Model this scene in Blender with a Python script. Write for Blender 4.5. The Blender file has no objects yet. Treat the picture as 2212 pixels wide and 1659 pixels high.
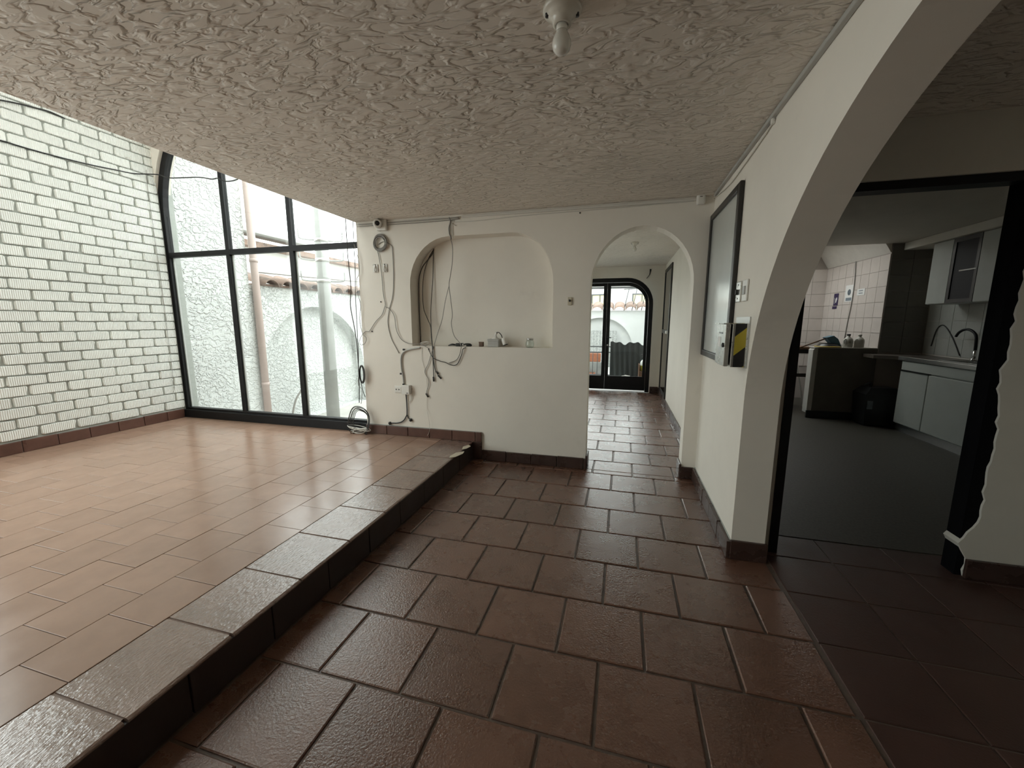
import bpy, bmesh, math, random
from mathutils import Vector, Matrix
from mathutils.geometry import delaunay_2d_cdt
random.seed(7)
sc = bpy.context.scene
C = sc.collection
PI = math.pi

# ------------------------------------------------------------------ camera
W, H, F = 2212.0, 1659.0, 860.86
YAW, PITCH, ROLL, CZ = -0.2677, -0.1565, -0.0009, 1.3
cam_d = bpy.data.cameras.new('camera')
cam_d.sensor_fit = 'HORIZONTAL'; cam_d.sensor_width = 36.0
cam_d.lens = F / W * 36.0
cam_d.clip_start = 0.02; cam_d.clip_end = 200
cam = bpy.data.objects.new('camera', cam_d); C.objects.link(cam)
cam.location = (0, 0, CZ)
cam.rotation_euler = (PI / 2 + PITCH, 0, -YAW)
sc.camera = cam
_fw = Vector((math.sin(YAW) * math.cos(PITCH), math.cos(YAW) * math.cos(PITCH), math.sin(PITCH)))
_rt = Vector((math.cos(YAW), -math.sin(YAW), 0)); _up = _rt.cross(_fw)
def px(x, y, ax, v):
    """the point where the ray of photo pixel (x, y) meets the plane ax = v (a wall, floor or shelf)"""
    d = _fw + _rt * ((x - W / 2) / F) + _up * ((H / 2 - y) / F)
    i = 'XYZ'.index(ax); o = Vector((0, 0, CZ))
    return o + d * ((v - o[i]) / d[i])

# ------------------------------------------------------------------ world, lights, exposure
SKY = 5.0
wd = bpy.data.worlds.new('overcast_sky'); sc.world = wd; wd.use_nodes = True
bg = wd.node_tree.nodes['Background']
bg.inputs[0].default_value = (0.96, 1.0, 0.975, 1); bg.inputs[1].default_value = SKY
sc.view_settings.view_transform = 'Standard'; sc.view_settings.look = 'None'
sc.view_settings.gamma = 1.0; sc.view_settings.use_curve_mapping = False
sc.view_settings.exposure = 0.0
cy = sc.cycles
cy.max_bounces = 8; cy.diffuse_bounces = 7; cy.glossy_bounces = 3; cy.use_adaptive_sampling = True; cy.adaptive_threshold = .07; cy.adaptive_min_samples = 24; cy.transparent_max_bounces = 16
cy.sample_clamp_indirect = 6.0; cy.caustics_reflective = False; cy.caustics_refractive = False
try:
    cy.use_denoising = True
except Exception:
    pass
def portal(name, loc, rot, sx, sy):
    """a sampling portal in a modelled opening: it gives no light of its own"""
    l = bpy.data.lights.new(name, 'AREA'); l.shape = 'RECTANGLE'; l.size = sx; l.size_y = sy
    l.cycles.is_portal = True
    o = bpy.data.objects.new(name, l); C.objects.link(o); o.location = loc; o.rotation_euler = rot
    return o

# ------------------------------------------------------------------ main sizes (metres)
YB, XR, XS, ZS, ZC = 3.442, 0.628, -1.323, 0.170, 2.225   # back wall, right wall, step edge, raised floor, ceiling
XE = -2.485                                               # free edge of the ceiling slab
XL = -5.0                                                 # brick wall
YW = 3.50                                                 # arched window frame
TR = 0.165                                                # thickness of the right wall
YK = 2.42                                                 # wall with the kitchen door
YD = 7.60                                                 # end wall of the corridor
XC = 0.69                                                 # right wall of the corridor
YR = -2.6                                                 # wall behind the camera
ZV = 4.4                                                  # roof of the double-height part

# openings for daylight: the roof lights and side windows are added, out of view
portal('portal_arched_window', (-3.75, 3.53, 2.0), (-PI / 2, 0, 0), 2.5, 3.6)
portal('portal_corridor_door', (-0.29, YD + .05, 1.05), (-PI / 2, 0, 0), 1.5, 2.0)
portal('portal_added_roof_light', (-3.75, 1.2, ZV + .16), (0, 0, 0), 1.9, 2.0)
portal('portal_added_side_window', (XL - .21, .22, 2.2), (0, -PI / 2, 0), 3.7, 3.15)
portal('portal_added_corridor_window', (-1.16, 5.5, 1.5), (0, -PI / 2, 0), 1.3, 2.4)
portal('portal_added_kitchen_roof_light', (1.75, 7.0, 2.57), (0, 0, 0), 1.5, 1.2)

# ------------------------------------------------------------------ materials
MATS = {}
def nt(name):
    m = bpy.data.materials.new(name); m.use_nodes = True
    t = m.node_tree; p = t.nodes['Principled BSDF']
    return m, t, p
def N(t, kind, **kw):
    n = t.nodes.new(kind)
    for k, v in kw.items():
        if k.startswith('i_'):
            n.inputs[k[2:].replace('_', ' ')].default_value = v
        else:
            setattr(n, k, v)
    return n
def mat(name, col, rough=0.6, metal=0.0, var=0.0, vscale=4.0, bump=0.0, bscale=40.0, bdist=0.004, orand=0.0,
        spec=0.5, stretch=None, rvar=0.0, dirt=None, coat=0.0):
    """plain painted / fired surface: colour with slight noise, per-object variation, fine bump"""
    m, t, p = nt(name)
    p.inputs['Roughness'].default_value = rough; p.inputs['Metallic'].default_value = metal
    p.inputs['Specular IOR Level'].default_value = spec
    p.inputs['Coat Weight'].default_value = coat; p.inputs['Coat Roughness'].default_value = .12
    geo = N(t, 'ShaderNodeNewGeometry'); vec = geo.outputs['Position']
    if stretch:
        mp = N(t, 'ShaderNodeMapping'); mp.inputs['Scale'].default_value = stretch
        t.links.new(vec, mp.inputs['Vector']); vec = mp.outputs[0]
    base = N(t, 'ShaderNodeRGB'); base.outputs[0].default_value = (*col, 1)
    out = base.outputs[0]
    if var > 0:
        nz = N(t, 'ShaderNodeTexNoise', i_Scale=vscale, i_Detail=5.0, i_Roughness=0.6)
        t.links.new(vec, nz.inputs['Vector'])
        mr = N(t, 'ShaderNodeMapRange'); mr.inputs['From Min'].default_value = .3; mr.inputs['From Max'].default_value = .7
        mr.inputs['To Min'].default_value = 1 - var; mr.inputs['To Max'].default_value = 1 + var
        t.links.new(nz.outputs['Fac'], mr.inputs['Value'])
        vm = N(t, 'ShaderNodeVectorMath', operation='SCALE')
        t.links.new(out, vm.inputs[0]); t.links.new(mr.outputs[0], vm.inputs['Scale']); out = vm.outputs[0]
    if orand > 0:
        oi = N(t, 'ShaderNodeObjectInfo')
        mr = N(t, 'ShaderNodeMapRange'); mr.inputs['To Min'].default_value = 1 - orand; mr.inputs['To Max'].default_value = 1 + orand
        t.links.new(oi.outputs['Random'], mr.inputs['Value'])
        vm = N(t, 'ShaderNodeVectorMath', operation='SCALE')
        t.links.new(out, vm.inputs[0]); t.links.new(mr.outputs[0], vm.inputs['Scale']); out = vm.outputs[0]
    if dirt:
        dcol, dscale, lo, hi = dirt
        nz = N(t, 'ShaderNodeTexNoise', i_Scale=dscale, i_Detail=6.0, i_Roughness=0.65)
        t.links.new(vec, nz.inputs['Vector'])
        mr = N(t, 'ShaderNodeMapRange'); mr.inputs['From Min'].default_value = lo; mr.inputs['From Max'].default_value = hi
        t.links.new(nz.outputs['Fac'], mr.inputs['Value'])
        mx = N(t, 'ShaderNodeMix', data_type='RGBA')
        t.links.new(mr.outputs[0], mx.inputs['Factor']); t.links.new(out, mx.inputs['A'])
        mx.inputs['B'].default_value = (*dcol, 1); out = mx.outputs['Result']
    t.links.new(out, p.inputs['Base Color'])
    if rvar > 0:
        nz = N(t, 'ShaderNodeTexNoise', i_Scale=vscale * 2.3, i_Detail=4.0)
        t.links.new(vec, nz.inputs['Vector'])
        mr = N(t, 'ShaderNodeMapRange'); mr.inputs['From Min'].default_value = .3; mr.inputs['From Max'].default_value = .7
        mr.inputs['To Min'].default_value = max(.03, rough - rvar); mr.inputs['To Max'].default_value = rough + rvar
        t.links.new(nz.outputs['Fac'], mr.inputs['Value']); t.links.new(mr.outputs[0], p.inputs['Roughness'])
    if bump > 0:
        nz = N(t, 'ShaderNodeTexNoise', i_Scale=bscale, i_Detail=3.0)
        t.links.new(vec, nz.inputs['Vector'])
        b = N(t, 'ShaderNodeBump'); b.inputs['Strength'].default_value = bump; b.inputs['Distance'].default_value = bdist
        t.links.new(nz.outputs['Fac'], b.inputs['Height']); t.links.new(b.outputs[0], p.inputs['Normal'])
    MATS[name] = m
    return m
def stucco(name, col, scale, dist, strength, stretch=(1, 1, 1), rough=.85, var=.05, rot=0.0):
    """trowelled stucco: short raised strokes with flat patches between"""
    m, t, p = nt(name)
    p.inputs['Roughness'].default_value = rough; p.inputs['Specular IOR Level'].default_value = .3
    geo = N(t, 'ShaderNodeNewGeometry')
    wob = N(t, 'ShaderNodeTexNoise', i_Scale=1.1, i_Detail=1.0); t.links.new(geo.outputs['Position'], wob.inputs['Vector'])
    sub = N(t, 'ShaderNodeVectorMath', operation='SUBTRACT'); sub.inputs[1].default_value = (.5, .5, .5)
    t.links.new(wob.outputs['Color'], sub.inputs[0])
    scl = N(t, 'ShaderNodeVectorMath', operation='SCALE'); scl.inputs['Scale'].default_value = .22
    t.links.new(sub.outputs[0], scl.inputs[0])
    add = N(t, 'ShaderNodeVectorMath', operation='ADD'); t.links.new(geo.outputs['Position'], add.inputs[0]); t.links.new(scl.outputs[0], add.inputs[1])
    mp = N(t, 'ShaderNodeMapping'); mp.inputs['Scale'].default_value = stretch; mp.inputs['Rotation'].default_value = (0, 0, rot)
    t.links.new(add.outputs[0], mp.inputs['Vector'])
    nz = N(t, 'ShaderNodeTexNoise', i_Scale=scale, i_Detail=2.5, i_Roughness=.5, i_Distortion=.7)
    t.links.new(mp.outputs[0], nz.inputs['Vector'])
    cr = N(t, 'ShaderNodeValToRGB')
    e = cr.color_ramp.elements
    e[0].position = .42; e[0].color = (0, 0, 0, 1); e[1].position = .60; e[1].color = (1, 1, 1, 1)
    x = cr.color_ramp.elements.new(.52); x.color = (.75, .75, .75, 1)
    t.links.new(nz.outputs['Fac'], cr.inputs[0])
    n2 = N(t, 'ShaderNodeTexNoise', i_Scale=2.2, i_Detail=2.0); t.links.new(geo.outputs['Position'], n2.inputs['Vector'])
    mr = N(t, 'ShaderNodeMapRange'); mr.inputs['From Min'].default_value = .35; mr.inputs['From Max'].default_value = .6
    mr.inputs['To Min'].default_value = .5; mr.inputs['To Max'].default_value = 1.0
    t.links.new(n2.outputs['Fac'], mr.inputs['Value'])
    mu = N(t, 'ShaderNodeMath', operation='MULTIPLY'); t.links.new(cr.outputs[0], mu.inputs[0]); t.links.new(mr.outputs[0], mu.inputs[1])
    b = N(t, 'ShaderNodeBump'); b.inputs['Strength'].default_value = strength; b.inputs['Distance'].default_value = dist
    t.links.new(mu.outputs[0], b.inputs['Height']); t.links.new(b.outputs[0], p.inputs['Normal'])
    n3 = N(t, 'ShaderNodeTexNoise', i_Scale=1.4, i_Detail=4.0); t.links.new(geo.outputs['Position'], n3.inputs['Vector'])
    mr2 = N(t, 'ShaderNodeMapRange'); mr2.inputs['From Min'].default_value = .3; mr2.inputs['From Max'].default_value = .7
    mr2.inputs['To Min'].default_value = 1 - var; mr2.inputs['To Max'].default_value = 1 + var
    t.links.new(n3.outputs['Fac'], mr2.inputs['Value'])
    vm = N(t, 'ShaderNodeVectorMath', operation='SCALE'); vm.inputs[0].default_value = col
    t.links.new(mr2.outputs[0], vm.inputs['Scale']); t.links.new(vm.outputs[0], p.inputs['Base Color'])
    MATS[name] = m
    return m
def ribbed(name, col):
    """white-painted ribbed brick: vertical ribs about 13 mm apart"""
    m, t, p = nt(name)
    p.inputs['Roughness'].default_value = .55; p.inputs['Specular IOR Level'].default_value = .35
    geo = N(t, 'ShaderNodeNewGeometry')
    sep = N(t, 'ShaderNodeSeparateXYZ'); t.links.new(geo.outputs['Position'], sep.inputs[0])
    nz = N(t, 'ShaderNodeTexNoise', i_Scale=14.0, i_Detail=2.0); t.links.new(geo.outputs['Position'], nz.inputs['Vector'])
    ma = N(t, 'ShaderNodeMath', operation='MULTIPLY_ADD'); ma.inputs[1].default_value = .006
    t.links.new(nz.outputs['Fac'], ma.inputs[0]); t.links.new(sep.outputs['Y'], ma.inputs[2])
    mm = N(t, 'ShaderNodeMath', operation='MULTIPLY'); mm.inputs[1].default_value = 2 * PI / .0132
    t.links.new(ma.outputs[0], mm.inputs[0])
    si = N(t, 'ShaderNodeMath', operation='SINE'); t.links.new(mm.outputs[0], si.inputs[0])
    b = N(t, 'ShaderNodeBump'); b.inputs['Strength'].default_value = 1.0; b.inputs['Distance'].default_value = .0024
    t.links.new(si.outputs[0], b.inputs['Height'])
    n2 = N(t, 'ShaderNodeTexNoise', i_Scale=55.0, i_Detail=3.0); t.links.new(geo.outputs['Position'], n2.inputs['Vector'])
    b2 = N(t, 'ShaderNodeBump'); b2.inputs['Strength'].default_value = .35; b2.inputs['Distance'].default_value = .004
    t.links.new(n2.outputs['Fac'], b2.inputs['Height']); t.links.new(b.outputs[0], b2.inputs['Normal'])
    t.links.new(b2.outputs[0], p.inputs['Normal'])
    oi = N(t, 'ShaderNodeObjectInfo')
    mr = N(t, 'ShaderNodeMapRange'); mr.inputs['To Min'].default_value = .93; mr.inputs['To Max'].default_value = 1.05
    t.links.new(oi.outputs['Random'], mr.inputs['Value'])
    vm = N(t, 'ShaderNodeVectorMath', operation='SCALE'); vm.inputs[0].default_value = col; t.links.new(mr.outputs[0], vm.inputs['Scale'])
    # flaked paint and dirt, denser in patches
    n3 = N(t, 'ShaderNodeTexNoise', i_Scale=9.0, i_Detail=7.0, i_Roughness=.72); t.links.new(geo.outputs['Position'], n3.inputs['Vector'])
    m3 = N(t, 'ShaderNodeMapRange'); m3.inputs['From Min'].default_value = .66; m3.inputs['From Max'].default_value = .74
    t.links.new(n3.outputs['Fac'], m3.inputs['Value'])
    mx = N(t, 'ShaderNodeMix', data_type='RGBA'); mx.inputs['B'].default_value = (.36, .33, .25, 1)
    t.links.new(m3.outputs[0], mx.inputs['Factor']); t.links.new(vm.outputs[0], mx.inputs['A'])
    t.links.new(mx.outputs['Result'], p.inputs['Base Color'])
    MATS[name] = m
    return m
def glass(name, tint=(1, 1, 1), refl=1.0, ior=1.5):
    """thin window pane: clear, with a fresnel reflection"""
    m = bpy.data.materials.new(name); m.use_nodes = True
    t = m.node_tree; t.nodes.remove(t.nodes['Principled BSDF'])
    out = t.nodes['Material Output']
    tr = N(t, 'ShaderNodeBsdfTransparent'); tr.inputs[0].default_value = (*tint, 1)
    gl = N(t, 'ShaderNodeBsdfGlossy'); gl.inputs['Roughness'].default_value = .03
    fr = N(t, 'ShaderNodeLayerWeight'); fr.inputs['Blend'].default_value = .5     # facing = 1 - cos, the same on both sides
    pw = N(t, 'ShaderNodeMath', operation='POWER'); pw.inputs[1].default_value = 5.0
    t.links.new(fr.outputs['Facing'], pw.inputs[0])
    mu = N(t, 'ShaderNodeMath', operation='MULTIPLY_ADD', use_clamp=True); mu.inputs[1].default_value = .6 * refl; mu.inputs[2].default_value = .025 * refl
    t.links.new(pw.outputs[0], mu.inputs[0])
    mx = N(t, 'ShaderNodeMixShader'); t.links.new(mu.outputs[0], mx.inputs[0])
    t.links.new(tr.outputs[0], mx.inputs[1]); t.links.new(gl.outputs[0], mx.inputs[2]); t.links.new(mx.outputs[0], out.inputs[0])
    MATS[name] = m
    return m
def fired_tile(name, col, rough, bump, bscale, bdist, orand, var, streak=1.0, gloss_var=.08, coat=0.0, scuff=.68):
    """fired clay floor tile, sealed: mottled colour, grain, worn gloss"""
    m, t, p = nt(name)
    p.inputs['Specular IOR Level'].default_value = .5
    geo = N(t, 'ShaderNodeNewGeometry'); oi = N(t, 'ShaderNodeObjectInfo')
    # shift the pattern for every tile so that no two look alike
    cmb = N(t, 'ShaderNodeCombineXYZ')
    k = N(t, 'ShaderNodeMath', operation='MULTIPLY'); k.inputs[1].default_value = 17.0
    t.links.new(oi.outputs['Random'], k.inputs[0]); t.links.new(k.outputs[0], cmb.inputs[2])
    ad = N(t, 'ShaderNodeVectorMath', operation='ADD'); t.links.new(geo.outputs['Position'], ad.inputs[0]); t.links.new(cmb.outputs[0], ad.inputs[1])
    n1 = N(t, 'ShaderNodeTexNoise', i_Scale=7.0, i_Detail=5.0, i_Roughness=.6); t.links.new(ad.outputs[0], n1.inputs['Vector'])
    mr = N(t, 'ShaderNodeMapRange'); mr.inputs['From Min'].default_value = .3; mr.inputs['From Max'].default_value = .7
    mr.inputs['To Min'].default_value = 1 - var; mr.inputs['To Max'].default_value = 1 + var
    t.links.new(n1.outputs['Fac'], mr.inputs['Value'])
    m2 = N(t, 'ShaderNodeMapRange'); m2.inputs['To Min'].default_value = 1 - orand; m2.inputs['To Max'].default_value = 1 + orand
    t.links.new(oi.outputs['Random'], m2.inputs['Value'])
    mu = N(t, 'ShaderNodeMath', operation='MULTIPLY'); t.links.new(mr.outputs[0], mu.inputs[0]); t.links.new(m2.outputs[0], mu.inputs[1])
    vm = N(t, 'ShaderNodeVectorMath', operation='SCALE'); vm.inputs[0].default_value = col; t.links.new(mu.outputs[0], vm.inputs['Scale'])
    # scuffs
    n4 = N(t, 'ShaderNodeTexNoise', i_Scale=5.5, i_Detail=6.0, i_Roughness=.7); t.links.new(geo.outputs['Position'], n4.inputs['Vector'])
    m4 = N(t, 'ShaderNodeMapRange'); m4.inputs['From Min'].default_value = .62; m4.inputs['From Max'].default_value = .72; m4.inputs['To Max'].default_value = .45
    t.links.new(n4.outputs['Fac'], m4.inputs['Value'])
    mx = N(t, 'ShaderNodeMix', data_type='RGBA'); mx.inputs['B'].default_value = (col[0] * scuff, col[1] * scuff, col[2] * scuff, 1)
    t.links.new(m4.outputs[0], mx.inputs['Factor']); t.links.new(vm.outputs[0], mx.inputs['A'])
    t.links.new(mx.outputs['Result'], p.inputs['Base Color'])
    m3 = N(t, 'ShaderNodeMapRange'); m3.inputs['From Min'].default_value = .3; m3.inputs['From Max'].default_value = .7
    m3.inputs['To Min'].default_value = rough - gloss_var; m3.inputs['To Max'].default_value = rough + gloss_var
    t.links.new(n1.outputs['Fac'], m3.inputs['Value']); t.links.new(m3.outputs[0], p.inputs['Roughness'])
    mp = N(t, 'ShaderNodeMapping'); mp.inputs['Scale'].default_value = (1, streak, 1); t.links.new(ad.outputs[0], mp.inputs['Vector'])
    n2 = N(t, 'ShaderNodeTexNoise', i_Scale=bscale, i_Detail=3.0, i_Roughness=.6); t.links.new(mp.outputs[0], n2.inputs['Vector'])
    b = N(t, 'ShaderNodeBump'); b.inputs['Strength'].default_value = bump; b.inputs['Distance'].default_value = bdist
    t.links.new(n2.outputs['Fac'], b.inputs['Height'])
    n3 = N(t, 'ShaderNodeTexNoise', i_Scale=6.0, i_Detail=1.0); t.links.new(ad.outputs[0], n3.inputs['Vector'])
    b2 = N(t, 'ShaderNodeBump'); b2.inputs['Strength'].default_value = .25; b2.inputs['Distance'].default_value = .004
    t.links.new(n3.outputs['Fac'], b2.inputs['Height']); t.links.new(b.outputs[0], b2.inputs['Normal'])
    t.links.new(b2.outputs[0], p.inputs['Normal'])
    p.inputs['Coat Weight'].default_value = coat; p.inputs['Coat Roughness'].default_value = max(.06, rough - .14)
    t.links.new(b2.outputs[0], p.inputs['Coat Normal'])
    MATS[name] = m
    return m

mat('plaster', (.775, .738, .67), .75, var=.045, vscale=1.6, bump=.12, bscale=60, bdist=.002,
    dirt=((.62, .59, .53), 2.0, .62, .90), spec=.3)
mat('plaster_shaded', (.64, .615, .555), .8, var=.05, vscale=2, bump=.15, bscale=60, bdist=.002, spec=.3)  # darker copy of the white plaster: dimness of hall and kitchen put into the colour
stucco('stucco_ceiling', (.74, .695, .63), 23, .012, .9, stretch=(.55, 1.2, 1), rot=-.55)
stucco('stucco_outside', (.67, .69, .68), 22, .018, 1.0, stretch=(1, .8, 1.1))
mat('white_outside', (.50, .51, .50), .8, var=.04, vscale=1.5, bump=.3, bscale=25, bdist=.006, dirt=((.66, .66, .62), 1.6, .6, .85))
ribbed('ribbed_brick', (.85, .865, .83))
mat('mortar', (.40, .42, .395), .85, var=.08, vscale=12, bump=.4, bscale=60, bdist=.004)
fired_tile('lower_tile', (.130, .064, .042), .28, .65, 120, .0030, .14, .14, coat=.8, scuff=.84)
fired_tile('hall_tile_shaded', (.060, .028, .021), .45, .4, 120, .003, .12, .16)  # hall dimness put into the colour, well below the room tiles
fired_tile('edge_tile', (.20, .130, .10), .25, .9, 110, .0038, .10, .14, streak=.35, coat=1.0)
fired_tile('raised_tile', (.285, .182, .132), .21, .10, 90, .0010, .05, .06, gloss_var=.04, scuff=.84)
mat('grout_dark', (.115, .085, .068), .42, var=.2, vscale=30, bump=.3, bscale=80, bdist=.002)
mat('grout_raised', (.20, .135, .10), .6, var=.15, vscale=20)
fired_tile('riser_tile', (.028, .018, .015), .5, .3, 60, .002, .12, .2)  # shade on the step front put into the near-black colour
fired_tile('skirting_tile', (.052, .030, .024), .30, .25, 60, .002, .12, .2)
fired_tile('skirting_raised', (.105, .050, .037), .34, .25, 60, .002, .12, .2)
mat('black_paint', (.009, .009, .010), .5, spec=.25, var=.2, vscale=12, bump=.15, bscale=50, bdist=.002)
mat('black_rough', (.004, .004, .005), .9, spec=.1, bump=.4, bscale=40, bdist=.004)
glass('pane', (.97, .99, .985))
glass('pane_blue', (.55, .68, .75), refl=2.2)
glass('jar_glass', (.86, .9, .88), refl=2.0)
mat('white_plastic', (.72, .71, .67), .38)
mat('grey_plastic', (.42, .42, .40), .45)
mat('yellowed_plastic', (.55, .50, .39), .45)
mat('black_plastic', (.012, .012, .012), .35)
mat('grey_cable', (.26, .25, .23), .5)
mat('dark_cable', (.035, .033, .03), .5)
mat('white_cable', (.62, .60, .55), .5)
mat('metal_box', (.62, .62, .59), .28, metal=.85, rvar=.08, vscale=6)
mat('galvanised', (.55, .55, .53), .4, metal=.7)
mat('chrome', (.75, .75, .74), .12, metal=1.0)
mat('steel_worktop', (.55, .55, .53), .25, metal=.9)
mat('board_face', (.64, .67, .66), .22, metal=.5, var=.05, vscale=3, bump=.06, bscale=160, bdist=.001)
mat('board_frame', (.016, .014, .013), .38, var=.3, vscale=18)
mat('hazard_black', (.014, .014, .014), .45)
mat('hazard_yellow', (.42, .34, .035), .45)
mat('porcelain', (.60, .575, .51), .25)
mat('bulb_glass', (.66, .65, .60), .14)
mat('brown_card', (.12, .07, .045), .7)
mat('kitchen_tile', (.60, .545, .505), .3, var=.04, vscale=8, orand=.04)
mat('pillar_tile', (.17, .16, .14), .4, var=.05, vscale=8, orand=.05)
mat('dark_stone', (.10, .085, .07), .35, var=.2, vscale=14)
mat('kitchen_tile_grey', (.42, .43, .40), .3, var=.05, vscale=8, orand=.04)
mat('kitchen_grout', (.36, .32, .29), .8)
mat('kitchen_floor', (.055, .05, .038), .55, var=.35, vscale=60, bump=.2, bscale=90, bdist=.002)
mat('cabinet_paint', (.40, .42, .39), .45, var=.04, vscale=5)
mat('dark_glass', (.018, .019, .024), .5, spec=.2)
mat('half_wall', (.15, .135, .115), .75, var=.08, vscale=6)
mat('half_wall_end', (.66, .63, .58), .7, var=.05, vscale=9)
mat('paper', (.78, .78, .76), .7)
mat('purple_print', (.035, .02, .075), .6)
mat('grey_print', (.20, .24, .27), .6)
mat('blue_plastic', (.10, .20, .27), .4)
mat('yellow_plastic', (.45, .33, .07), .4)
mat('wood', (.16, .085, .045), .55, var=.2, vscale=10, stretch=(1, 8, 8))
mat('jug_plastic', (.52, .50, .44), .35)
mat('clay', (.45, .17, .09), .75, var=.12, vscale=8)
mat('roof_tile', (.20, .135, .105), .85, var=.25, vscale=6, orand=.2, dirt=((.09, .075, .065), 5, .5, .7))
mat('pipe_pvc', (.52, .42, .39), .5, var=.05, vscale=3)
mat('concrete', (.36, .368, .355), .8, var=.08, vscale=5, bump=.2, bscale=30, bdist=.004)
mat('pavement', (.45, .44, .41), .8, var=.1, vscale=4)
mat('tarp', (.020, .026, .026), .6, bump=.3, bscale=12, bdist=.01)
mat('iron', (.07, .075, .08), .5)
mat('liquid_soap', (.60, .62, .08), .2)
mat('soap_clear', (.75, .78, .74), .2)
mat('house_wall', (.60, .595, .57), .8, var=.03, vscale=1)
mat('yellow_curtain', (.62, .55, .33), .7)
mat('curtain_grey', (.34, .35, .34), .9, var=.35, vscale=30)
mat('white_cloth', (.74, .73, .69), .8)
mat('foliage', (.06, .11, .045), .7, var=.4, vscale=20)

# ------------------------------------------------------------------ mesh builder
class MB:
    def __init__(s): s.v = []; s.f = []; s.sm = []
    def add(s, vs, fs, smooth=False):
        o = len(s.v); s.v += [Vector(v) for v in vs]; s.f += [tuple(i + o for i in f) for f in fs]; s.sm += [smooth] * len(fs); return s
    def box(s, a, b):
        x0, y0, z0 = a; x1, y1, z1 = b
        x0, x1 = min(x0, x1), max(x0, x1); y0, y1 = min(y0, y1), max(y0, y1); z0, z1 = min(z0, z1), max(z0, z1)
        return s.add([(x0, y0, z0), (x1, y0, z0), (x1, y1, z0), (x0, y1, z0), (x0, y0, z1), (x1, y0, z1), (x1, y1, z1), (x0, y1, z1)],
                     [(0, 3, 2, 1), (4, 5, 6, 7), (0, 1, 5, 4), (1, 2, 6, 5), (2, 3, 7, 6), (3, 0, 4, 7)])
    def bbox(s, a, b, c=.004):
        """box with chamfered edges"""
        bm = bmesh.new(); t = MB().box(a, b)
        vs = [bm.verts.new(v) for v in t.v]
        for f in t.f: bm.faces.new([vs[i] for i in f])
        bmesh.ops.bevel(bm, geom=bm.edges[:], offset=c, segments=2, affect='EDGES', profile=.5)
        bm.verts.index_update()
        s.add([v.co.copy() for v in bm.verts], [[v.index for v in f.verts] for f in bm.faces]); bm.free(); return s
    def slab(s, outer, holes, axis, a0, a1):
        """flat plate with holes: outlines in the two other axes, thickness a0..a1 along axis"""
        loops = [outer] + list(holes)
        def P(p, a):
            return {'X': (a, p[0], p[1]), 'Y': (p[0], a, p[1]), 'Z': (p[0], p[1], a)}[axis]
        co = []; ed = []
        for l in loops:
            b = len(co); co += [Vector((p[0], p[1])) for p in l]; ed += [(b + i, b + (i + 1) % len(l)) for i in range(len(l))]
        cv, _, tri, _, _, _ = delaunay_2d_cdt(co, ed, [], 0, 1e-6)
        def inside(c):
            k = False
            for l in loops:
                for i in range(len(l)):
                    (xa, ya), (xb, yb) = l[i - 1], l[i]
                    if (ya > c[1]) != (yb > c[1]) and c[0] < (xb - xa) * (c[1] - ya) / (yb - ya) + xa: k = not k
            return k
        tri = [t for t in tri if inside(((cv[t[0]].x + cv[t[1]].x + cv[t[2]].x) / 3, (cv[t[0]].y + cv[t[1]].y + cv[t[2]].y) / 3))]
        n = len(cv)
        s.add([P(p, a0) for p in cv] + [P(p, a1) for p in cv], [tuple(t) for t in tri] + [tuple(i + n for i in t) for t in tri])
        o = 0
        for l in loops:
            k = len(l)
            vs = [P(p, a0) for p in l] + [P(p, a1) for p in l]
            s.add(vs, [(i, (i + 1) % k, (i + 1) % k + k, i + k) for i in range(k)]); o += k
        return s
    def tube(s, pts, r, n=6, smooth_path=True, closed=False):
        pts = [Vector(p) for p in pts]
        if smooth_path and len(pts) > 2: pts = catmull(pts, closed)
        m = len(pts); up = Vector((.13, .31, .94)); vs = []
        for i, p in enumerate(pts):
            a = pts[i - 1] if i else (pts[-1] if closed else p); b = pts[i + 1] if i < m - 1 else (pts[0] if closed else p)
            d = (b - a)
            d = d.normalized() if d.length > 1e-9 else Vector((0, 0, 1))
            u = up - d * up.dot(d)
            if u.length < 1e-3: u = Vector((1, 0, 0)) - d * d.x
            u.normalize(); up = u; w = d.cross(u)
            rr = r[i] if isinstance(r, (list, tuple)) and len(r) == m else (r if not isinstance(r, (list, tuple)) else r[0])
            for k in range(n):
                an = 2 * PI * k / n; vs.append(p + (u * math.cos(an) + w * math.sin(an)) * rr)
        fs = []
        for i in range(m if closed else m - 1):
            j = (i + 1) % m
            for k in range(n):
                fs.append((i * n + k, i * n + (k + 1) % n, j * n + (k + 1) % n, j * n + k))
        if not closed:
            fs.append(tuple(range(n - 1, -1, -1))); fs.append(tuple((m - 1) * n + k for k in range(n)))
        return s.add(vs, fs, True)
    def lathe(s, prof, n=20, c=(0, 0, 0), M=None, smooth=True):
        """profile [(r, z)...] turned about z through c, optionally transformed by matrix M first"""
        vs = []; c = Vector(c)
        for r, z in prof:
            for k in range(n):
                an = 2 * PI * k / n; v = Vector((r * math.cos(an), r * math.sin(an), z))
                if M is not None: v = M @ v
                vs.append(v + c)
        fs = []
        for i in range(len(prof) - 1):
            for k in range(n): fs.append((i * n + k, i * n + (k + 1) % n, (i + 1) * n + (k + 1) % n, (i + 1) * n + k))
        s.add(vs, fs, smooth)
        o = len(s.v) - len(vs)
        for i in (0, len(prof) - 1):
            if prof[i][0] > 1e-5: s.f.append(tuple(o + i * n + k for k in range(n))); s.sm.append(False)
        return s
    def xf(s, M):
        s.v = [M @ v for v in s.v]; return s
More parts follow.
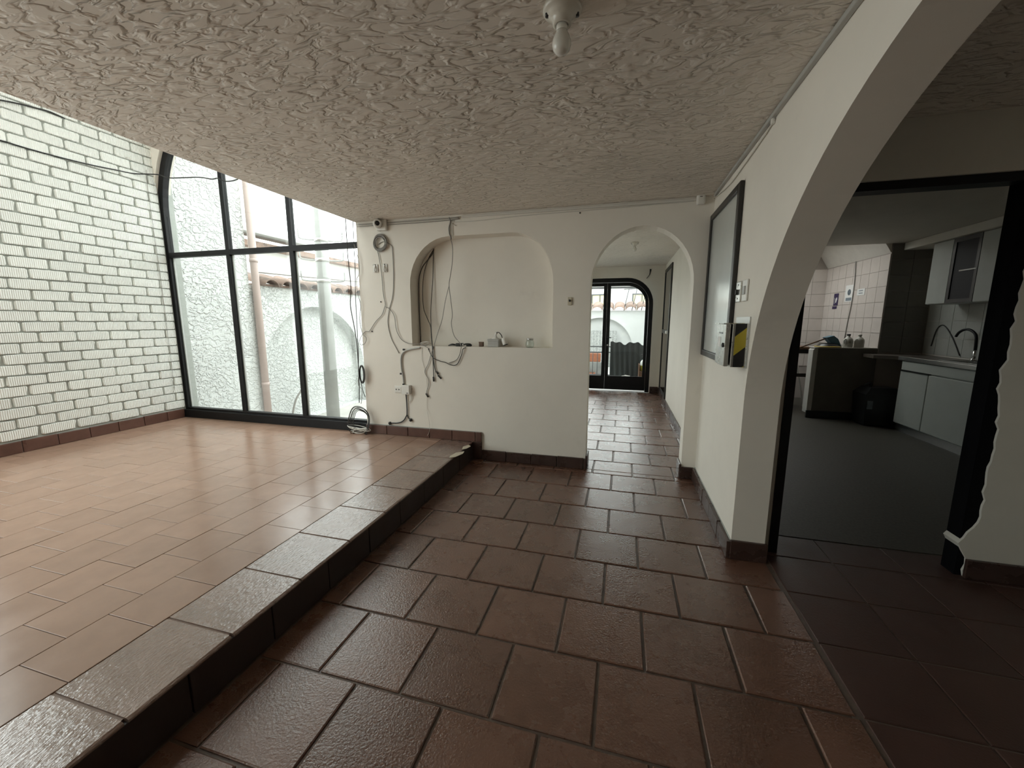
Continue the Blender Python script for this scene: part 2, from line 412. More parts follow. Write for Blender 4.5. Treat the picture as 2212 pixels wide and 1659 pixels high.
def catmull(P, closed=False, k=5):
    out = []; n = len(P)
    for i in range(n if closed else n - 1):
        p0 = P[i - 1] if (i or closed) else P[0]; p1 = P[i]; p2 = P[(i + 1) % n]
        p3 = P[(i + 2) % n] if (closed or i + 2 < n) else P[-1]
        for j in range(k):
            t = j / k
            out.append(.5 * ((2 * p1) + (p2 - p0) * t + (2 * p0 - 5 * p1 + 4 * p2 - p3) * t * t + (3 * p1 - p0 - 3 * p2 + p3) * t ** 3))
    if not closed: out.append(P[-1])
    return out
def wpos(o):
    l = Vector((0, 0, 0))
    while o: l += o.location; o = o.parent
    return l
def obj(name, mb, m, parent=None, label=None, cat=None, group=None, kind=None, fix=True):
    """one mesh object from world-space shapes; its origin goes to the middle of its base"""
    xs = [v.x for v in mb.v]; ys = [v.y for v in mb.v]; zs = [v.z for v in mb.v]
    o0 = Vector(((min(xs) + max(xs)) / 2, (min(ys) + max(ys)) / 2, min(zs)))
    me = bpy.data.meshes.new(name)
    me.from_pydata([v - o0 for v in mb.v], [], mb.f)
    if fix:
        bm = bmesh.new(); bm.from_mesh(me); bmesh.ops.remove_doubles(bm, verts=bm.verts, dist=1e-5)
        bmesh.ops.recalc_face_normals(bm, faces=bm.faces); 
        bm.to_mesh(me); bm.free()
    if any(mb.sm) and len(me.polygons) == len(mb.sm):
        me.polygons.foreach_set('use_smooth', mb.sm)
    elif any(mb.sm):
        me.polygons.foreach_set('use_smooth', [True] * len(me.polygons))
    me.materials.append(MATS[m] if isinstance(m, str) else m)
    o = bpy.data.objects.new(name, me); C.objects.link(o)
    if parent: o.parent = parent; o.location = o0 - wpos(parent)
    else: o.location = o0
    tag(o, label, cat, group, kind)
    return o
def tag(o, label=None, cat=None, group=None, kind=None):
    if label: o['label'] = label
    if cat: o['category'] = cat
    if group: o['group'] = group
    if kind: o['kind'] = kind
    return o
def thing(name, loc, label, cat, group=None):
    o = bpy.data.objects.new(name, None); C.objects.link(o); o.location = loc; o.empty_display_size = .05
    return tag(o, label, cat, group)
def struct(name, mb, m, label, cat, parent=None):
    return obj(name, mb, m, parent, label, cat, None, 'structure')
def share(name, me, loc, parent, rz=0.0):
    """another object on shared mesh data; loc is in world space"""
    o = bpy.data.objects.new(name, me); C.objects.link(o); o.parent = parent
    o.location = Vector(loc) - wpos(parent); o.rotation_euler = (0, 0, rz)
    return o
def arc(cx, cz, rx, rz, a0, a1, n):
    return [(cx + rx * math.cos(a0 + (a1 - a0) * i / n), cz + rz * math.sin(a0 + (a1 - a0) * i / n)) for i in range(n + 1)]
def rect(x0, x1, z0, z1): return [(x0, z0), (x1, z0), (x1, z1), (x0, z1)]
def R(ax, a): return Matrix.Rotation(a, 3, ax)

# ------------------------------------------------------------------ floors: tiles one by one
def tile_mb(x0, x1, y0, y1, z, th, c, jag=0.0):
    """one tile: square edges, worn chamfer, slightly uneven outline"""
    def j(): return random.uniform(-jag, jag)
    a = [(x0, y0), (x1, y0), (x1, y1), (x0, y1)]
    ins = [(x0 + c, y0 + c), (x1 - c, y0 + c), (x1 - c, y1 - c), (x0 + c, y1 - c)]
    vs = [(x, y, z - th) for x, y in a] + [(x, y, z - c * .8) for x, y in a] + [(x + j(), y + j(), z) for x, y in ins]
    fs = [(3, 2, 1, 0), (8, 9, 10, 11)]
    for k in range(4):
        n = (k + 1) % 4; fs += [(k, n, n + 4, k + 4), (k + 4, n + 4, n + 8, k + 8)]
    return MB().add(vs, fs)
def lay(parent, rects, z, th, c, m, full, lift, nvar=6, jag=.0012):
    """tiles on shared meshes where they are whole, own meshes where they are cut"""
    fx, fy = full; pool = []
    for k in range(nvar):
        mb = tile_mb(-fx / 2, fx / 2, -fy / 2, fy / 2, th, th, c, jag)
        me = bpy.data.meshes.new('tile'); me.from_pydata(mb.v, [], mb.f); me.materials.append(MATS[m]); pool.append(me)
    for (x0, x1, y0, y1) in rects:
        if x1 - x0 < .02 or y1 - y0 < .02: continue
        dz = random.uniform(-lift, lift)
        if abs(x1 - x0 - fx) < .004 and abs(y1 - y0 - fy) < .004:
            o = share('tile', random.choice(pool), ((x0 + x1) / 2, (y0 + y1) / 2, z - th + dz), parent)
        else:
            o = obj('tile', tile_mb(x0, x1, y0, y1, z + dz, th, c, jag), m, parent, fix=False)
        o.rotation_euler = (random.uniform(-1, 1) * lift * 1.6, random.uniform(-1, 1) * lift * 1.6, 0)

PXT, PYT, GX = .337, .327, .0105      # lower tiles
def rows(y0, y1, base=3.033, pitch=PYT):
    k = math.floor((y0 - base) / pitch); out = []
    while base + k * pitch < y1: out.append((k, base + k * pitch, base + (k + 1) * pitch)); k += 1
    return out
fl = struct('floor', MB().box((-1.4, YR, -.12), (XR + TR, YD + .05, -.007)), 'grout_dark',
            'sunken floor of large glossy brown clay tiles running on through the arched doorway', 'floor')
rects = []
def lower_rects(xa, xb, ya, yb, stagger=True, ph=None):
    for k, y0, y1 in rows(ya, yb):
        off = (-.035 if k % 2 == 0 else .135) if stagger else ph
        x = off - math.ceil((off - xa) / PXT) * PXT
        while x < xb:
            r = (max(x + GX / 2, xa), min(x + PXT - GX / 2, xb), max(y0 + GX / 2, ya), min(y1 - GX / 2, yb)); x += PXT
            if r[1] > r[0] and r[3] > r[2]: rects.append(r)
lower_rects(XS + .004, .812, -.6, YB - .002)
rects = [r for r in rects if not (r[0] > XR - .01 and r[2] > 2.28)]
lower_rects(-.98, XC - .012, YB + .004, YD)
lay(fl, rects, 0.0, .02, .004, 'lower_tile', (PXT - GX, PYT - GX), .0011, jag=.0022)
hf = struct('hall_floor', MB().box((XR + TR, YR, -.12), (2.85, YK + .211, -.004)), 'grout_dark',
            'shade-darkened tiled floor of the unlit hall beyond the big arch', 'floor')
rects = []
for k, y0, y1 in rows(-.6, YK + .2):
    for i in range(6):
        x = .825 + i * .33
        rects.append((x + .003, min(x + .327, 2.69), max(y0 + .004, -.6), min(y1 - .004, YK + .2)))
lay(hf, rects, 0.0, .02, .003, 'hall_tile_shaded', (.324, PYT - .008), .0006)

rf = struct('raised_floor', MB().box((XL - .02, YR, -.12), (XS - .02, 3.62, ZS - .0045)), 'grout_raised',
            'raised floor of smooth reddish tiles in front of the arched window', 'floor')
rects = []
PU, GU = .2435, .0026
for i in range(14):
    x1 = -1.645 - i * PU; x0 = x1 - PU
    ph = .930 if i % 2 == 0 else 1.048
    y = ph - math.ceil((ph - .20) / .2415) * .2415
    while y < 3.47:
        r = (max(x0 + GU / 2, XL + .012), x1 - GU / 2, max(y + GU / 2, .20), min(y + .2415 - GU / 2, 3.475)); y += .2415
        if r[1] - r[0] > .03 and r[3] - r[2] > .03: rects.append(r)
print('raised tiles', len(rects))
lay(rf, rects, ZS, .015, .0012, 'raised_tile', (PU - GU, .2415 - GU), .0006, jag=.0004)
# one piece of plain tiled field behind the last tiles that can be told apart
st = MB()
for i in range(14):
    x1 = -1.645 - i * PU
    for k in range(11):
        y = .197 - (k + 1) * .2415
        for f_ in [tile_mb(max(x1 - PU + GU / 2, XL + .012), x1 - GU / 2, y + GU / 2, y + .2415 - GU / 2, ZS, .015, .0012)]:
            st.add(f_.v, f_.f)
obj('tile_field', st, 'raised_tile', rf, kind='stuff', fix=False)
st = MB()
for k in range(6):
    for i in range(6):
        y = -.6 - (k + 1) * PYT; x = XS + .004 + i * PXT
        t_ = tile_mb(x + GX / 2, min(x + PXT, .81) - GX / 2, y + GX / 2, y + PYT - GX / 2, 0, .02, .004); st.add(t_.v, t_.f)
obj('tile_field', st, 'lower_tile', fl, kind='stuff', fix=False)

# step: rough nosing tiles over a riser darkened for shade
stp = struct('floor_step', MB().box((XS - .30, YR, 0), (XS - .022, YB - .02, ZS - .018)), 'grout_dark',
             'long step between raised and sunken floor with rough nosing tiles and riser darkened for shade', 'step')
for k in range(13):
    y0 = 1.631 + (5 - k) * .327; y1 = y0 + .327
    y1 = min(y1, YB - .018)
    if y0 > YB - .05: continue
    mb = MB(); c = .010; x0, x1 = -1.642, XS + .002; g = .005
    jx = random.uniform(-.003, .003)
    prof = [(x0, ZS - .017), (x0, ZS - .001), (x0 + .002, ZS), (x1 - .012 + jx, ZS), (x1 - .004 + jx, ZS - .004), (x1 - .002 + jx, ZS - .007), (x1 - .002 + jx, ZS - .012), (x1 - .02, ZS - .016), (x1 - .02, ZS - .017)]
    n = len(prof)
    vs = [(x, y0 + g, z + random.uniform(-.0006, .0006)) for x, z in prof] + [(x, y1 - g, z + random.uniform(-.0006, .0006)) for x, z in prof]
    mb.add(vs, [(i, (i + 1) % n, (i + 1) % n + n, i + n) for i in range(n)] + [tuple(range(n - 1, -1, -1)), tuple(range(n, 2 * n))])
    obj('nosing_tile', mb, 'edge_tile', stp)
for pts_ in (((1000, 965), (1012, 961), (1017, 964), (1008, 969), (998, 971)), ((972, 985), (985, 978), (1003, 975), (1000, 980), (984, 987), (970, 989))):
    q_ = [px(x, y, 'Z', ZS + .001) for x, y in pts_]
    obj('chip', MB().slab([(p_.x, p_.y) for p_ in q_], [], 'Z', ZS + .0005, ZS + .0018), 'yellowed_plastic', stp)
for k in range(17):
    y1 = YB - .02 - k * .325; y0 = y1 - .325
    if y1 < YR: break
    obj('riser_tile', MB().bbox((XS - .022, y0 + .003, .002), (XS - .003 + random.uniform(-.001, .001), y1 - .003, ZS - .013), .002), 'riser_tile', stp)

# ------------------------------------------------------------------ ceilings
struct('ceiling', MB().box((XE, YR, ZC), (2.75, YB + .001, ZC + .26)), 'stucco_ceiling',
       'low ceiling of rough trowelled grey-beige stucco with a free left edge', 'ceiling')
rl = rect(XL - .2, XE + .25, YR, 3.62)
struct('ceiling_upper', MB().slab(rl, [rect(-4.7, -2.8, .2, 2.2)], 'Z', ZV, ZV + .15), 'plaster',
       'high white ceiling over the raised floor with an added roof light for fill', 'ceiling')  # roof opening added out of view to brighten bricks and raised floor
struct('wall_upper', MB().box((XE, YR, ZC + .262), (XE + .15, 3.44, ZV)), 'plaster', 'white wall above the edge of the low ceiling', 'wall')

# ------------------------------------------------------------------ left wall of ribbed bricks
SWY0, SWY1, SWZ0, SWZ1 = -1.35, 1.80, .35, 4.05          # added fill-light window in the brick wall, unseen left of the view
wl = struct('wall_left', MB().slab(rect(YR, 3.62, 0, ZV), [rect(SWY0, SWY1, SWZ0, SWZ1)], 'X', XL - .2, XL), 'mortar',
            'wall of white-painted ribbed bricks with grey joints left of the window', 'wall')
BP, BC, BL, BH = .257, .0915, .241, .0835
pool = []
for k in range(8):
    def jj(a=.0035): return random.uniform(-a, a)
    hl, hh, cc = BL / 2, BH / 2, .010
    o8 = [(-hl + cc, -hh), (hl - cc, -hh), (hl, -hh + cc), (hl, hh - cc), (hl - cc, hh), (-hl + cc, hh), (-hl, hh - cc), (-hl, -hh + cc)]
    o8 = [(y + jj(), z + jj(.002)) for y, z in o8]
    if k in (2, 5): i = random.randrange(8); o8[i] = (o8[i][0] * .9, o8[i][1] * .8)
    vs = [(0, y, z + hh) for y, z in o8] + [(.015, y * .992, z * .98 + hh) for y, z in o8] + [(.020, y * .965, z * .90 + hh) for y, z in o8]
    fs = []
    for a in (0, 8):
        fs += [(a + i, a + (i + 1) % 8, a + 8 + (i + 1) % 8, a + 8 + i) for i in range(8)]
    fs.append(tuple(16 + i for i in range(8)))
    me = bpy.data.meshes.new('brick'); me.from_pydata(vs, [], fs); me.materials.append(MATS['ribbed_brick'])
    pool.append((me, vs, fs))
far = MB(); nb = 0
for r in range(44):
    z = .293 + r * BC
    off = 2.337 + (0.0 if r % 2 == 1 else .1285) + random.uniform(-.018, .018)
    y = off - math.ceil((off - YR) / BP) * BP
    while y < 3.44:
        y0, y1 = y + (BP - BL) / 2, y + BP - (BP - BL) / 2
        me, vs, fs = random.choice(pool)
        if y1 > YR + .02 and z + BH < ZV:
            if y1 > 3.452:                               # cut at the window frame
                y1 = 3.452
                if y1 - y0 > .035:
                    s_ = (y1 - y0) / BL
                    t_ = [(XL + x, (y0 + y1) / 2 + yy * s_, z + zz) for x, yy, zz in vs]
                    if z < 3.3: obj('brick', MB().add(t_, fs), 'ribbed_brick', wl, fix=False)
                    else: far.add(t_, fs)
            elif y1 > SWY0 and y0 < SWY1 and z + BH > SWZ0 and z < SWZ1: pass
            elif y0 > 1.42 and z < 3.28:
                share('brick', me, (XL + random.uniform(-.0025, .002), (y0 + y1) / 2, z), wl); nb += 1
            else:
                far.add([(XL + x, (y0 + y1) / 2 + yy, z + zz) for x, yy, zz in vs], fs)
        y += BP
print('bricks', nb)
obj('brick_field', far, 'ribbed_brick', wl, kind='stuff', fix=False)

WXR = -2.40                                               # right edge of the window, behind the back wall
# ------------------------------------------------------------------ back wall with niche and arched doorway
NX0, NX1, NZ0, NZ1, NR = -1.934, -.581, 1.066, 2.050, .42
niche = [(NX1, NZ0)] + arc(NX1 - .37, NZ1 - NR, .37, NR, 0, PI / 2, 10) + arc(NX0 + .40, NZ1 - NR, .40, NR, PI / 2, PI, 10) + [(NX0, NZ0)]
DX0, DX1, DZS, DZT = -.268, .520, 1.60, 2.042
TB = .15
dcx, drx = (DX0 + DX1) / 2, (DX1 - DX0) / 2
outer = [(WXR, 0), (DX0, 0), (DX0, DZS - .02)] + arc(dcx, DZS, drx, DZT - DZS, PI, 0, 22) + [(DX1, DZS - .02), (DX1, 0), (.85, 0), (.85, ZC), (WXR, ZC)]
wb = MB().slab(outer, [niche], 'Y', YB, YB + TB)
wb.box((XE + .003, YB, 0), (WXR, YB + .022, ZC))
wb.box((NX0 - .06, YB + TB - .001, NZ0 - .06), (NX1 + .06, YB + TB + .05, NZ1 + .06))
struct('wall_back', wb, 'plaster', 'white plaster back wall with a rounded niche and an arched doorway', 'wall')
# gable wall around the big arched window
wcx, wr, wsz = (-5.03 + WXR) / 2, (5.03 + WXR) / 2, 2.45
gab = [(XL - .2, 0), (XL - .2, ZV + .1), (XE + .15, ZV + .1), (XE + .15, ZC + .265), (WXR, ZC + .265), (WXR, wsz)] + \
      arc(wcx, wsz, wr - .004, wr, 0, PI, 30)[1:] + [(-5.03, 0)]
gw = MB().slab(gab, [], 'Y', YB - .006, YW + .10)
struct('wall_gable', gw, 'plaster', 'white plaster reveal around the arched head of the tall window', 'wall')

# ------------------------------------------------------------------ arched window
wn = struct('window_1', MB().slab([(-5.028, .172), (-5.028, wsz)] + arc(wcx, wsz, wr - .003, wr - .003, PI, 0, 40) + [(WXR - .002, wsz), (WXR - .002, .172)],
            [[(-4.955, .285), (WXR - .072, .285), (WXR - .072, wsz)] + arc(wcx, wsz, wr - .075, wr - .075, 0, PI, 40) + [(-4.955, wsz)]], 'Y', YW - .03, YW + .03),
            'black_paint', 'tall arched window with black steel frame beside the brick wall', 'window')
def arch_top(x, r): return wsz + math.sqrt(max(r * r - (x - wcx) ** 2, 0))
for mx_ in (-4.118, -3.288):
    obj('mullion', MB().box((mx_ - .024, YW - .024, .285), (mx_ + .024, YW + .024, arch_top(mx_, wr - .075))), 'black_paint', wn)
obj('transom', MB().box((-4.955, YW - .026, 2.005), (WXR - .072, YW + .026, 2.058)), 'black_paint', wn)
obj('sill_rail', MB().bbox((-5.028, YW - .055, ZS - .002), (XE - .005, YW - .028, .262), .006), 'black_paint', wn)
xs_ = [-4.955, -4.142, -4.094, -3.312, -3.264, WXR - .072]
for a, b in ((0, 1), (2, 3), (4, 5)):
    obj('pane', MB().box((xs_[a], YW - .003, .285), (xs_[b], YW + .003, 2.005)), 'pane', wn)
    top = [(xs_[a] + (xs_[b] - xs_[a]) * i / 8, arch_top(xs_[a] + (xs_[b] - xs_[a]) * i / 8, wr - .076)) for i in range(9)]
    obj('pane', MB().slab([(xs_[a], 2.058), (xs_[b], 2.058)] + top[::-1], [], 'Y', YW - .003, YW + .003), 'pane', wn)
for a, b in ((0, 1), (2, 3), (4, 5)):     # pale putty beads along the left of each pane
    obj('putty', MB().box((xs_[a], YW + .004, .288), (xs_[a] + .014, YW + .020, 2.003)), 'white_outside', wn)

hs = []
ys = [SWY0 + .06 + k * (SWY1 - SWY0 - .07) / 4 for k in range(5)]
for a_, b_ in zip(ys, ys[1:]):
    hs += [rect(a_, b_ - .05, SWZ0 + .06, 2.0), rect(a_, b_ - .05, 2.06, SWZ1 - .06)]
w3 = struct('fill_window_left', MB().slab(rect(SWY0, SWY1, SWZ0, SWZ1), hs, 'X', XL - .13, XL - .07), 'black_paint', 'added black-framed glazed wall for fill light, unseen, in line with the bricks', 'window')
for h_ in hs:
    obj('pane', MB().box((XL - .103, h_[0][0], h_[0][1]), (XL - .097, h_[2][0], h_[2][1])), 'pane', w3)

# ------------------------------------------------------------------ right wall with the big arch
ACY, ACZ, AA, AB = .90, .85, 1.39, 1.21
Y1, Y0 = ACY + AA, ACY - AA
outer = [(YB + .02, 0), (YB + .02, ZC), (YR, ZC), (YR, 0), (Y0, 0)] + arc(ACY, ACZ, AA, AB, PI, 0, 48) + [(Y1, 0)]
struct('wall_right', MB().slab(outer, [], 'X', XR, XR + TR), 'plaster', 'white plaster wall pierced by a wide round arch into the dark hall', 'wall')
# ------------------------------------------------------------------ wall with the kitchen doorway
jag = [(1.745, 0.0), (1.742, .10), (1.716, .14), (1.703, .18), (1.735, .24), (1.768, .30), (1.772, .42), (1.762, .50), (1.770, .62), (1.772, .75), (1.745, .95), (1.742, 1.07), (1.752, 1.12), (1.756, 1.3), (1.760, 1.49), (1.768, 1.7), (1.765, 1.962)]
jj_ = []
for (xa_, za_), (xb_, zb_) in zip(jag, jag[1:]):
    n_ = max(1, int((zb_ - za_) / .03))
    jj_ += [(xa_ + (xb_ - xa_) * i / n_ + (random.uniform(-.008, .008) if za_ + i else 0), za_ + (zb_ - za_) * i / n_) for i in range(n_)]
jag = jj_ + [jag[-1]]
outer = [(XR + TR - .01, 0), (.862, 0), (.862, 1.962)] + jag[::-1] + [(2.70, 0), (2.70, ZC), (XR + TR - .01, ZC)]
struct('wall_hall', MB().slab(outer, [], 'Y', YK, YK + .10), 'plaster_shaded', 'unlit white wall around the black kitchen doorway', 'wall')
struct('wall_kitchen_front', MB().slab([(.70, 0), (.87, 0), (.87, 1.955), (1.80, 1.955), (1.80, 0), (3.80, 0), (3.80, 2.5), (.70, 2.5)], [], 'Y', YK + .101, YK + .20), 'plaster_shaded', 'kitchen side of the doorway wall', 'wall')
dfr = struct('door_1', MB().box((.862, YK + .015, 1.922), (1.80, YK + .10, 1.963)), 'black_paint', 'empty black door frame into the kitchen with a chipped right jamb', 'door frame')
obj('jamb', MB().box((.855, YK - .012, 0), (.897, YK + .10, 1.922)), 'black_paint', dfr)
obj('jamb', MB().box((1.712, YK + .012, 0), (1.795, YK + .10, 1.922)), 'black_rough', dfr)
struct('wall_hall_right', MB().box((2.70, YR, 0), (2.85, YK, ZC)), 'plaster_shaded', 'right wall of the dark hall', 'wall')
struct('wall_front', MB().slab(rect(XL - .2, 2.85, -.1, ZV), [], 'Y', YR - .15, YR), 'plaster', 'plain wall behind the viewer', 'wall')

# ------------------------------------------------------------------ corridor
struct('wall_corridor_right', MB().slab(rect(YB + TB, YD + .2, 0, 2.5), [rect(6.50, 7.50, .10, 2.16)], 'X', XC, XC + .13), 'plaster', 'stained white right wall of the corridor with a tall slim window', 'wall')
struct('wall_corridor_left', MB().slab(rect(YB + TB, YD + .2, 0, 2.5), [rect(4.3, 6.7, .85, 2.15)], 'X', -1.15, -1.0), 'plaster', 'left wall of the corridor with an added fill-light window to the courtyard', 'wall')
w4 = struct('fill_window_corridor', MB().slab(rect(4.3, 6.7, .85, 2.15), [rect(4.35, 5.48, .9, 2.1), rect(5.52, 6.65, .9, 2.1)], 'X', -1.10, -1.05), 'black_paint', 'added black-framed corridor window, unseen, for fill light', 'window')  # window added out of view to brighten the corridor
for a_, b_ in ((4.35, 5.48), (5.52, 6.65)):
    obj('pane', MB().box((-1.078, a_, .9), (-1.072, b_, 2.1)), 'pane', w4)
struct('ceiling_corridor', MB().box((-1.15, YB + TB, 2.26), (XC + .13, YD + .2, 2.42)), 'stucco_ceiling', 'rough stucco ceiling of the corridor', 'ceiling')
gx = -.29; gr = .80
def dooro(r, t, zb):
    """door outline: straight sides, rounded upper corners"""
    k = .46 - (.80 - r)
    return [(gx + r, zb), (gx + r, t - k)] + arc(gx + r - k, t - k, k, k, 0, PI / 2, 10) + arc(gx - r + k, t - k, k, k, PI / 2, PI, 10) + [(gx - r, t - k), (gx - r, zb)]
op = dooro(gr, 2.065, -.02)
outer = [(-1.0, -.02)] + [(x, z) for x, z in op[::-1]] + [(XC, -.02), (XC, 2.26), (-1.0, 2.26)]
struct('wall_corridor_end', MB().slab(outer, [], 'Y', YD, YD + .14), 'plaster', 'end wall of the corridor around the glazed door', 'wall')
d2 = struct('door_2', MB().slab(dooro(gr, 2.062, 0) , [dooro(gr - .07, 1.992, .001)], 'Y', YD + .03, YD + .09), 'black_paint',
            'black-framed glazed double door with rounded corner at the corridor end', 'door')
def leaf(x0, x1, right, zb):
    r = gr - .072; k = .38; t = 1.985
    sgn = 1 if right else -1; xo = x1 if right else x0; xi = x0 if right else x1
    cxk = xo - sgn * k
    a = [(xi, zb), (xo, zb), (xo, t - k)] + [(cxk + sgn * k * math.cos(i * PI / 20), t - k + k * math.sin(i * PI / 20)) for i in range(1, 11)] + [(xi, t)]
    m_ = .052; k2 = k - .04
    xo2 = xo - sgn * m_; xi2 = xi + sgn * .062; cx2 = xo2 - sgn * k2; t2 = t - .055
    h = [(xi2, .285), (xo2, .285), (xo2, t2 - k2)] + [(cx2 + sgn * k2 * math.cos(i * PI / 20), t2 - k2 + k2 * math.sin(i * PI / 20)) for i in range(1, 11)] + [(xi2, t2)]
    f = obj('door_leaf', MB().slab(a, [h], 'Y', YD + .04, YD + .08), 'black_paint', d2)
    obj('pane', MB().slab(h, [], 'Y', YD + .057, YD + .063), 'pane', f)
    return f
lf = leaf(gx + .001, gx + gr - .074, True, .030)
obj('handle', MB().tube([(gx + .035, YD + .04, 1.0), (gx + .035, YD + .0, 1.0), (gx + .10, YD - .005, 1.0)], .008), 'black_paint', lf)
obj('lock', MB().lathe([(0, 0), (.014, 0), (.014, .012), (0, .012)], 12, (gx + .035, YD + .04, .86), R('X', PI / 2)), 'galvanised', lf)
leaf(gx - gr + .074, gx - .001, False, .030)
w2 = struct('window_2', MB().slab(rect(6.50, 7.50, .10, 2.16), [rect(6.55, 7.45, .15, 1.10), rect(6.55, 7.45, 1.16, 2.11)], 'X', XC - .020, XC + .03), 'board_frame', 'tall slim dark-framed window with bluish panes in the corridor wall', 'window')
for z0, z1 in ((.15, 1.10), (1.16, 2.11)):
    obj('pane', MB().box((XC - .010, 6.55, z0), (XC - .004, 7.45, z1)), 'pane_blue', w2)
obj('latch', MB().bbox((XC - .05, 6.52, 1.11), (XC - .019, 6.60, 1.15), .004), 'white_plastic', w2)

# ------------------------------------------------------------------ skirtings, tile by tile
def skirt_tiles(parent, a, b, n_axis, face, z0, hgt, pitch, m, out, depth=.014, first=None):
    """a row of upright tiles from a to b along 'X' or 'Y', proud of the plane 'face' by depth in direction out"""
    p = a if first is None else first
    edges = [a]
    while p < b - .02:
        if p > a + .02: edges.append(p)
        p += pitch
    edges.append(b)
    for e0, e1 in zip(edges, edges[1:]):
        dz = random.uniform(-.003, .003); dd = depth + random.uniform(-.0015, .0015)
        if n_axis == 'X':
            mb = MB().bbox((e0 + .002, face, z0 + .001), (e1 - .002, face + out * dd, z0 + hgt + dz), .0035)
        else:
            mb = MB().bbox((face, e0 + .002, z0 + .001), (face + out * dd, e1 - .002, z0 + hgt + dz), .0035)
        obj('tile', mb, m, parent)
bl = struct('baseboard_left', MB().box((XL, .2, ZS), (XL + .006, 3.44, ZS + .112)), 'mortar', 'row of dark red skirting tiles along the foot of the brick wall', 'skirting')
skirt_tiles(bl, .3, 3.44, 'Y', XL + .005, ZS, .103, .2315, 'skirting_raised', 1, first=2.092 - 8 * .2315)
bb = struct('baseboard_back', MB().box((XE + .005, YB - .005, ZS), (XS + .08, YB, ZS + .0965)), 'mortar', 'brown skirting tiles along the back wall that drop down beside the step', 'skirting')
skirt_tiles(bb, XE + .002, XS + .085, 'X', YB - .004, ZS, .092, .237, 'skirting_raised', -1, depth=.020)
obj('tile', MB().bbox((XS - .005, YB - .022, .001), (XS + .085, YB - .002, ZS), .003), 'skirting_tile', bb)
skirt_tiles(bb, XS + .088, DX0 + .012, 'X', YB - .002, 0, .098, .238, 'skirting_tile', -1, depth=.020)
obj('tile', MB().bbox((DX0 - .002, YB - .018, .001), (DX0 + .018, YB + TB, .125), .007), 'skirting_tile', bb)
skirt_tiles(bb, DX1 - .010, XR - .012, 'X', YB - .002, 0, .105, .3, 'skirting_tile', -1, depth=.020)
obj('tile', MB().bbox((DX1 - .018, YB - .018, .001), (DX1 + .002, YB + TB, .125), .007), 'skirting_tile', bb)
br = struct('baseboard_right', MB().box((XR - .004, Y1 + .01, 0), (XR, YB, .1065)), 'mortar', 'glossy dark skirting tiles along the right wall and around the arch foot', 'skirting')
skirt_tiles(br, Y1 - .012, YB - .022, 'Y', XR - .002, 0, .102, .235, 'skirting_tile', -1, depth=.022)
obj('tile', MB().bbox((XR - .004, Y1 - .016, .001), (XR + TR + .012, Y1 + .002, .108), .003), 'skirting_tile', br)
bh = struct('baseboard_hall', MB().box((1.75, YK - .004, 0), (2.70, YK, .09)), 'grout_dark', 'dark skirting tiles in the hall right of the kitchen doorway', 'skirting')
skirt_tiles(bh, 1.735, 2.69, 'X', YK - .002, 0, .10, .24, 'skirting_tile', -1, depth=.018)
bc = struct('baseboard_corridor', MB().box((XC - .004, YB + TB, 0), (XC, YD, .09)), 'grout_dark', 'skirting tiles along the corridor', 'skirting')
skirt_tiles(bc, YB + TB + .01, YD - .005, 'Y', XC - .002, 0, .10, .30, 'skirting_tile', -1, depth=.018)
skirt_tiles(bc, gx + gr + .01, XC - .022, 'X', YD - .002, 0, .12, .3, 'skirting_tile', -1, depth=.018)

# ------------------------------------------------------------------ courtyard behind the arched window
struct('courtyard_ground', MB().box((-12, 3.62, -.5), (4.5, 24, -.30)), 'pavement', 'paved ground of the courtyard outside', 'ground')
struct('courtyard_side_wall', MB().box((XL - .25, 3.62, -.3), (XL - .002, 4.49, 5.2)), 'stucco_outside', 'tall rough white stucco house wall just outside the window', 'wall')
wy, wz, wa, wbb = 5.74, .34, 1.20, 1.20
recess = arc(wy, wz, wa, wbb, 0, PI, 30) + [(wy - wa, -.29), (wy + wa, -.29)]
bw = struct('boundary_wall', MB().slab(rect(4.492, 12.0, -.3, 1.80), [recess], 'X', XL - .20, XL), 'stucco_outside', 'white stucco garden wall with a blind arch and tiled coping behind the post', 'wall')
obj('arch_panel', MB().box((XL - .30, 4.492, -.3), (XL - .201, 12.0, 1.80)), 'stucco_outside', bw)
def barrel(y, x0, x1, z0, z1, r, along='Y'):
    """one half-round clay tile sloping from x0,z0 (back) to x1,z1 (front lip)"""
    mb = MB(); n = 7; vs = []
    for (xx, zz) in ((x0, z0), (x1, z1)):
        for rr in (r, r - .018):
            for k in range(n + 1):
                a = PI * k / n
                d = rr * math.cos(a); h = zz + rr * .75 * math.sin(a)
                vs.append((xx, y + d, h) if along == 'Y' else (y + d, xx, h))
    m_ = n + 1; fs = []
    for k in range(n):
        fs += [(k, k + 1, 2 * m_ + k + 1, 2 * m_ + k), (m_ + k, 3 * m_ + k, 3 * m_ + k + 1, m_ + k + 1),
               (k, m_ + k, m_ + k + 1, k + 1), (2 * m_ + k, 2 * m_ + k + 1, 3 * m_ + k + 1, 3 * m_ + k)]
    return mb.add(vs, fs, True)
obj('coping_bed', MB().box((XL - .30, 4.62, 1.80), (XL + .04, 12.0, 1.83)), 'roof_tile', bw)
for k in range(26):
    y = 4.76 + k * .285
    obj('roof_tile', barrel(y, XL - .34, XL + .12 + random.uniform(-.015, .015), 1.92, 1.795, .13), 'roof_tile', bw)
bw2 = struct('garden_end_wall', MB().slab(rect(-5.2, 6.0, -.3, 1.60), [arc(-.62, .48, .92, .92, 0, PI, 24) + [(-1.54, -.29), (.30, -.29)]], 'Y', 12.0, 12.14), 'white_outside', 'white patio wall with a wide blind arch and clay tile coping beyond the glazed door', 'wall')
